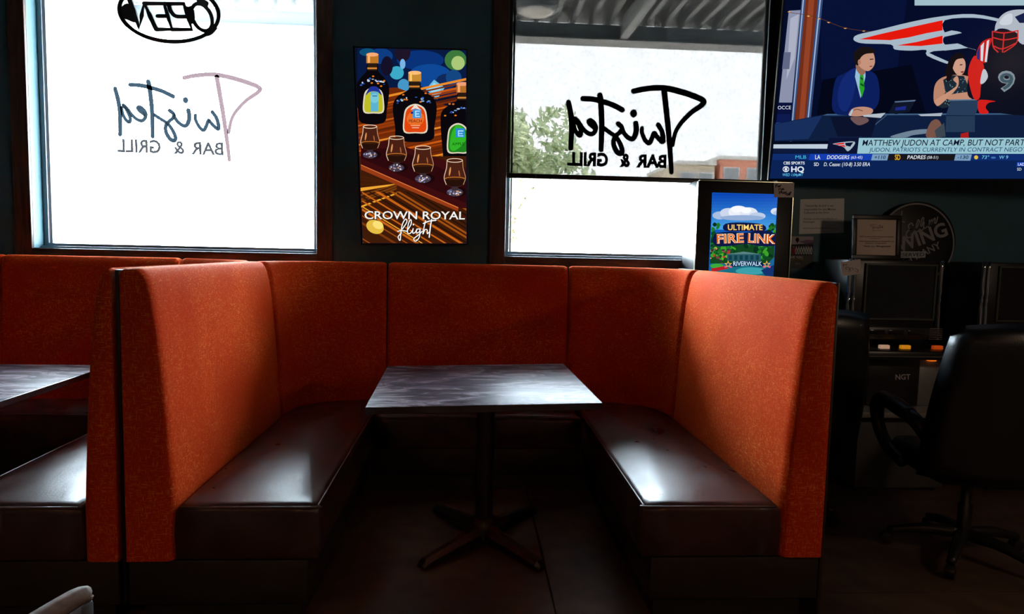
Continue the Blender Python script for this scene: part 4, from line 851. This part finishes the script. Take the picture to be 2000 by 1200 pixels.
mbx = machine_black('black gaming machine with framed notice on top and chrome side strips', 2.262, 2.845, 3.95)
mcx = machine_black('black gaming machine at the right picture edge behind the large chair', 3.10, 3.70, 3.95, logo=False)
# ================================================================== NOTICES ON WALL AND MACHINES
def sheet(name, lab, cat, corners, plane, m=PAPER, th=0.0008):
    e = empty(name, mw=plane.mw(), label=lab, cat=cat); L = [plane.loc(*c) for c in corners]
    V = [(p.x, p.y, z) for z in (0.0006, 0.0006+th) for p in L]
    mk('sheet', V, [(3, 2, 1, 0), (4, 5, 6, 7), (0, 1, 5, 4), (1, 2, 6, 5), (2, 3, 7, 6), (3, 0, 4, 7)], m, e, world=False); return e
PW = Plane((0, WY, 0), EX, EZ); z5 = lambda x, y: (1540+x/5.5556, 370+y/5.5556)
e = sheet('paper_notice', 'white printed money-policy notice taped to the wall under the television', 'notice', [z5(*p) for p in ((112,487),(598,472),(605,98),(128,108))], PW)
P = Print(PW, z5, flat, base=.0016); K = rgb(40, 40, 44)
for t, a, b, h in (('Twisted Bar & Grill is not', (176,190), (488,188), 22), ('responsible for any Money', (168,228), (512,226), 22), ('Collected at the Door', (166,264), (442,262), 22), ('All Sales are Final No Refunds or', (162,330), (526,328), 17), ('Exchanges', (162,362), (284,361), 17), ('20% Gratuity will be added to all Transactions', (158,428), (534,425), 12)): P.text(t, a, b, h, K, bold=.006)
P.build('printed_text', e)
e = sheet('team_poster', 'small dark team event poster on the wall beside the bright screen machine', 'poster', [z5(*p) for p in ((20,860),(262,856),(270,510),(30,508))], PW, mat('black_poster', (0.010, 0.010, 0.012, 1), .5))
P = Print(PW, z5, flat, base=.0016); rd = random.Random(2)
P.poly([(30,510),(270,512),(268,575),(180,590),(30,600)], rgb(190, 180, 186)); P.poly([(110,570),(200,548),(268,552),(268,575),(180,590)], rgb(140, 110, 150)); P.ell(95, 548, 20, 24, rgb(36, 34, 40)); P.poly([(84,556),(106,556),(98,585),(92,585)], rgb(36, 34, 40)); P.rect(40, 600, 266, 712, rgb(22, 24, 40))
for k in range(40): P.ell(rd.uniform(44,260), rd.uniform(604,635), 3.5, 3.5, rgb(*rd.choice([(60,70,120),(110,60,70),(150,150,160),(30,40,70)])))
for k in range(8):
    x = 55+k*27; P.poly([(x-9,705),(x-14,660),(x-6,628),(x+6,626),(x+14,658),(x+8,705)], rgb(*((190,40,40) if k == 0 else (205,205,210)))); P.ell(x, 624, 7, 8, rgb(170,150,140))
    P.rect(x-4, 650, x+4, 690, rgb(60, 60, 70))
P.text('SAVE YOU', (-10,750), (150,748), 24, rgb(220,220,220), bold=.02); P.text('TEAM TIME', (-20,776), (160,774), 22, rgb(150,150,90), bold=.02); P.text('CITY', (66,820), (124,819), 20, rgb(190,190,190))
P.trim(P.build('printed_picture', e), 9, 9)
e = empty('wall_box', (2.416, WY, 1.331), label='small red wall switch box beside the sticky note', cat='switch box')
box('cover', -.030, .026, -.035, 0.0, -.058, .048, mat('red_plastic', (0.50, 0.015, 0.012, 1), .4), e, .004, world=False); box('rocker', -.008, .008, -.040, -.035, -.018, -.006, mat('pale_rocker', (0.6, 0.5, 0.5, 1), .4), e, .001, world=False); box('junction_plate', .026, .075, -.02, 0, -.055, .05, mat('olive_box', (0.05, 0.055, 0.03, 1), .5), e, .003, world=False)
# framed notice on the machine
PF = Plane((0, 4.06, 0), EX, Vector((0, .06, 1))); f0 = PF.loc(1663, 502); f1 = PF.loc(1758, 503); f2 = PF.loc(1661, 419)
e = empty('framed_notice', mw=PF.mw(), label='black framed gratuity notice standing on top of the gaming machine', cat='picture frame')
fx0, fx1, fy0, fy1 = f0.x, f1.x, 1.3765, f2.y; t = .028
for b in ((fx0, fx1, fy1-t, fy1), (fx0, fx1, fy0, fy0+t), (fx0, fx0+t, fy0+t, fy1-t), (fx1-t, fx1, fy0+t, fy1-t)): box('frame_bar', b[0], b[1], b[2], b[3], -.012, .010, BLACK, e, .004, world=False)
box('mat_sheet', fx0+t-.004, fx1-t+.004, fy0+t-.004, fy1-t+.004, -.010, -.004, mat('cream_paper', (0.70, 0.56, 0.48, 1), .8, spec=.1), e, world=False)
box('easel_leg', (fx0+fx1)/2-.03, (fx0+fx1)/2+.03, fy0+.004, fy0+.12, -.03, -.013, BLACK, e, .002, world=False)
P = Print(PF, z5, flat, base=-.0036); K = rgb(56, 40, 38)
def zf(x, y): return z5(888+(1712-x)/1620*142, 372+(y-100)/1050*90)
for ch, pts, wd in strokes_twisted():
    P2 = [(888+(1712-x)/1620*142, 380+(y-100)/1050*62) for x, y in pts]; P.stroke(P2, 3.0, K, n=3)
P.text('BAR & GRILL', (916,452), (1024,451), 7, K)
for t_, a, b, h in (('*20% Gratuity will be charged to all party', (770,518), (1146,520), 12), ('of 6 and over', (890,538), (1000,539), 11), ('*20% Gratuity will also be charged for any', (768,570), (1150,570), 12), ('transaction during events.', (834,590), (1066,592), 12), ('Thank you, Management!', (814,624), (1110,626), 16)): P.text(t_, a, b, h, K, bold=.014)
P.build('printed_text', e)
# round brewery sign leaning behind the machine
PS = Plane((0, 4.33, 0), EX, EZ); c = PS.loc(1790, 474); R_ = (PS.loc(1866, 474)-c).length
PS = Plane((c.x, 4.33, c.y), EX, EZ)
e = empty('round_sign', mw=PS.mw(), label='round black brewery sign with white lettering behind the framed notice', cat='sign')
o = lathe('disc', [(R_-.006, -.010), (R_, -.006), (R_, 0.0), (R_-.004, .002)], mat('sign_black', (0.006, 0.006, 0.007, 1), .45), e, seg=56, world=False)
box('wall_spacer', -.06, .06, -.08, .08, -.069, -.010, BLACK, e, .003, world=False)
P = Print(PS, z5, flat, step=1.5e-5, base=.0022); G = rgb(150, 148, 152); cx, cy = 1390, 578
P.stroke([(cx+405*math.cos(t)*.99, cy+425*math.sin(t)*.99) for t in [2*math.pi*k/60 for k in range(60)]], 15, G, n=2, closed=True)
el = [([(1352,392),(1330,368),(1300,392),(1310,432),(1340,432),(1300,445),(1274,490),(1296,526),(1336,505),(1352,470)], 15), ([(1352,470),(1400,400),(1418,345),(1402,335),(1384,400),(1376,452),(1396,462),(1420,430)], 12), ([(1420,430),(1452,380),(1466,318),(1450,312),(1434,380),(1430,440),(1452,440),(1470,405)], 12), ([(1470,360),(1462,410),(1478,425),(1502,400),(1514,345),(1506,400),(1520,408)], 12), ([(1526,335),(1520,396),(1534,356),(1552,328),(1556,346),(1548,384),(1564,344),(1584,312),(1590,330),(1582,366),(1600,362),(1618,300)], 12)]
for st, wd in el: P.stroke(st, wd, G, n=4)
P.stroke([(1230,238),(1222,300)], 12, G, smooth=False); P.stroke([(1205,340),(1256,356)], 12, G, smooth=False)
P.text('BREWING', (880,800), (1735,494), 148, G, bold=.03); P.text('COMPANY', (1180,860), (1660,632), 74, G, bold=.02)
P.build('sign_lettering', e)
PRS = Plane((0, 4.20, 0), EX, EZ)
e = sheet('reserved_card', 'pale RESERVED card tucked behind the framed notice', 'card', [z5(*p) for p in ((1130,745),(1482,742),(1484,676),(1130,672))], PRS, mat('grey_card', (0.38, 0.42, 0.45, 1), .6), th=.003)
P = Print(PRS, z5, flat, base=.004); P.text('RESERVED', (1150,730), (1466,725), 38, rgb(20, 22, 24), shear=.15, bold=.006); P.build('printed_text', e)
# sticky notes
def note(lab, corners, y, words, conv):
    pl = Plane((0, y, 0), EX, EZ); e = sheet('sticky_note', lab, 'note', [conv(*p) for p in corners], pl, mat('note_paper', (0.66, 0.58, 0.54, 1), .85, spec=.1)); P = Print(pl, conv, flat, base=.0016)
    for st in words: P.stroke(st, 4.5, rgb(24, 20, 22), n=4)
    P.build('handwriting', e)
z6 = lambda x, y: (1340+x/3.0303, 330+y/3.0303)
note('handwritten sticky note on the corner of the bright screen machine', ((520,168),(636,170),(640,82),(518,82)), YA-.006, [[(530,94),(530,110)], [(530,94),(542,93)], [(530,101),(540,100)], [(546,100),(543,107),(549,108),(551,101),(546,100)], [(556,108),(556,98),(562,96)], [(548,118),(548,126)], [(548,118),(556,117)], [(560,118),(561,124),(567,123),(568,117)], [(571,124),(573,117),(577,118),(577,124)], [(550,134),(552,148)], [(550,134),(562,134),(560,142),(552,142)], [(566,130),(567,146)], [(572,142),(578,138),(580,146),(573,146)], [(584,136),(588,144),(594,134),(586,152)], [(596,146),(593,154),(601,156),(603,148),(596,146)], [(607,156),(609,148),(614,156)], [(616,136),(614,152)], [(608,142),(613,150),(621,138)]], z6)
note('crooked handwritten sticky note on the chrome strip of the black machine', ((584,944),(784,916),(780,758),(562,792)), 3.928, [[(590,815),(600,840)], [(590,815),(606,812)], [(594,826),(606,822)], [(622,815),(626,832)], [(622,820),(634,812)], [(616,852),(632,872)], [(616,852),(632,845)], [(642,842),(662,864),(668,850)], [(648,890),(660,868),(676,880),(660,895)], [(676,852),(704,860),(690,880)], [(716,880),(724,892)], [(722,860),(742,870),(752,890),(760,876)], [(735,895),(755,905)]], z5)
# ================================================================== CHAIRS
def slab(name, wd, h, thk, m, e, curve=0.05, lean=0.0, z0=0.0, y0=0.0, rr=0.12, nx=14, nz=16):
    """rounded upholstered slab standing in XZ"""
    V = []; Fc = []
    for sgn in (-1, 1):
        for j in range(nz+1):
            for i in range(nx+1):
                u = -1+2*i/nx; v = -1+2*j/nz
                # squircle outline
                a = u*math.sqrt(1-.5*v*v*rr*4*.5); b = v*math.sqrt(1-.5*u*u*rr*4*.5)
                edge = max(abs(u), abs(v)); th = thk/2*math.sqrt(max(0, 1-edge**6))
                V.append((a*wd/2, y0-curve*(u*u)+sgn*th-lean*(v+1)/2*h, z0+(b+1)/2*h))
    n1 = (nx+1)*(nz+1)
    for s_ in (0, 1):
        for j in range(nz):
            for i in range(nx):
                q = (s_*n1+j*(nx+1)+i, s_*n1+j*(nx+1)+i+1, s_*n1+(j+1)*(nx+1)+i+1, s_*n1+(j+1)*(nx+1)+i); Fc.append(q if s_ == 0 else q[::-1])
    o = mk(name, V, Fc, m, e, True, world=False)
    bm = bmesh.new(); bm.from_mesh(o.data); bmesh.ops.remove_doubles(bm, verts=bm.verts, dist=.0008); bmesh.ops.recalc_face_normals(bm, faces=bm.faces); bm.to_mesh(o.data); bm.free(); return o
def lounge_chair(lab, x, y, rot):
    e = empty('swivel_chair', mw=Matrix.Translation((x, y, 0)) @ Matrix.Rotation(rot, 4, 'Z'), label=lab, cat='chair', group='black swivel chairs at the gaming machines')
    bk = slab('backrest', .56, .72, .13, BLEATH, e, curve=-.05, lean=.16, z0=.41, y0=-.23, rr=.13)
    for v in bk.data.vertices: v.co.x *= 1.24-.20*(v.co.z-.41)/.72
    slab('back_cushion', .40, .50, .08, BLEATH, e, curve=-.03, lean=.16, z0=.52, y0=-.175, rr=.2)
    st = slab('seat', .54, .54, .13, BLEATH, e, curve=0.0, rr=.16)
    for v in st.data.vertices: x_, y_, z_ = v.co; v.co = (x_, z_-.25, .45-y_)
    for s_ in (-1, 1):
        tube('armrest', [(s_*.27, -.19, .58), (s_*.315, -.12, .665), (s_*.325, .02, .69), (s_*.325, .17, .70), (s_*.315, .245, .65), (s_*.30, .25, .55), (s_*.285, .17, .46), (s_*.27, .05, .42)], [.030, .034, .036, .036, .034, .030, .028, .028], IRON, e, seg=10, world=False)
        tube('arm_pad', [(s_*.325, -.10, .695), (s_*.33, .03, .715), (s_*.325, .17, .722)], [.030, .038, .032], BLEATH, e, seg=10, world=False, flat_y=.5)
    lathe('gas_column', [(0.03, .09), (0.03, .25), (0.022, .26), (0.022, .37), (.09, .385), (.09, .40)], IRON, e, seg=16, world=False)
    for k in range(5):
        a = k*2*math.pi/5+.3; c_, s_ = math.cos(a), math.sin(a)
        o = tube('base_arm', [(.02*c_, .02*s_, .11), (.16*c_, .16*s_, .105), (.31*c_, .31*s_, .07)], [.030, .026, .018], IRON, e, seg=8, world=False)
        cm = Matrix.Translation((.31*c_, .31*s_, .030)) @ Matrix.Rotation(a, 4, 'Z') @ Matrix.Rotation(math.pi/2, 4, 'X')
        w1 = lathe('caster', [(.012, -.022), (.028, -.018), (.030, -.006), (.030, .006), (.028, .018), (.012, .022)], BLACK, o, seg=14, world=False)
        w1.data.transform(cm)
    return e
lounge_chair('large black leatherette swivel chair with curved armrest nearest the camera', 2.325, 2.96, math.radians(-8))
lounge_chair('black leatherette swivel chair half hidden behind the end of the centre booth', 1.72, 3.57, math.radians(0))
# wooden chair, only its back corner shows
e = empty('dining_chair', mw=Matrix.Translation((-.592, .77, -.0)) @ Matrix.Rotation(math.radians(90-14), 4, 'Z'), label='wooden dining chair, only its back corner showing at the bottom picture edge', cat='chair')
GREYW = mat('dark_grey_back', (0.045, 0.045, 0.045, 1), .5)
box('backrest', -.20, .20, -.012, .012, .48, .872, GREYW, e, .006, world=False); tube('top_rail', [(-.21, 0, .876), (0, 0, .880), (.190, 0, .880), (.206, 0, .868)], [.013, .0135, .0135, .010], OAK, e, seg=12, world=False)
for x in (-.20, .20): box('rear_leg', x-.013, x+.013, -.013, .013, 0, .87, GREYW, e, .005, world=False); box('front_leg', x-.016, x+.016, .37, .402, 0, .44, OAK, e, .005, world=False)
box('seat', -.21, .21, -.01, .42, .44, .475, OAK, e, .010, world=False)
for x in (-.20, .20): box('side_stretcher', x-.010, x+.010, .015, .375, .20, .225, OAK, e, .003, world=False)
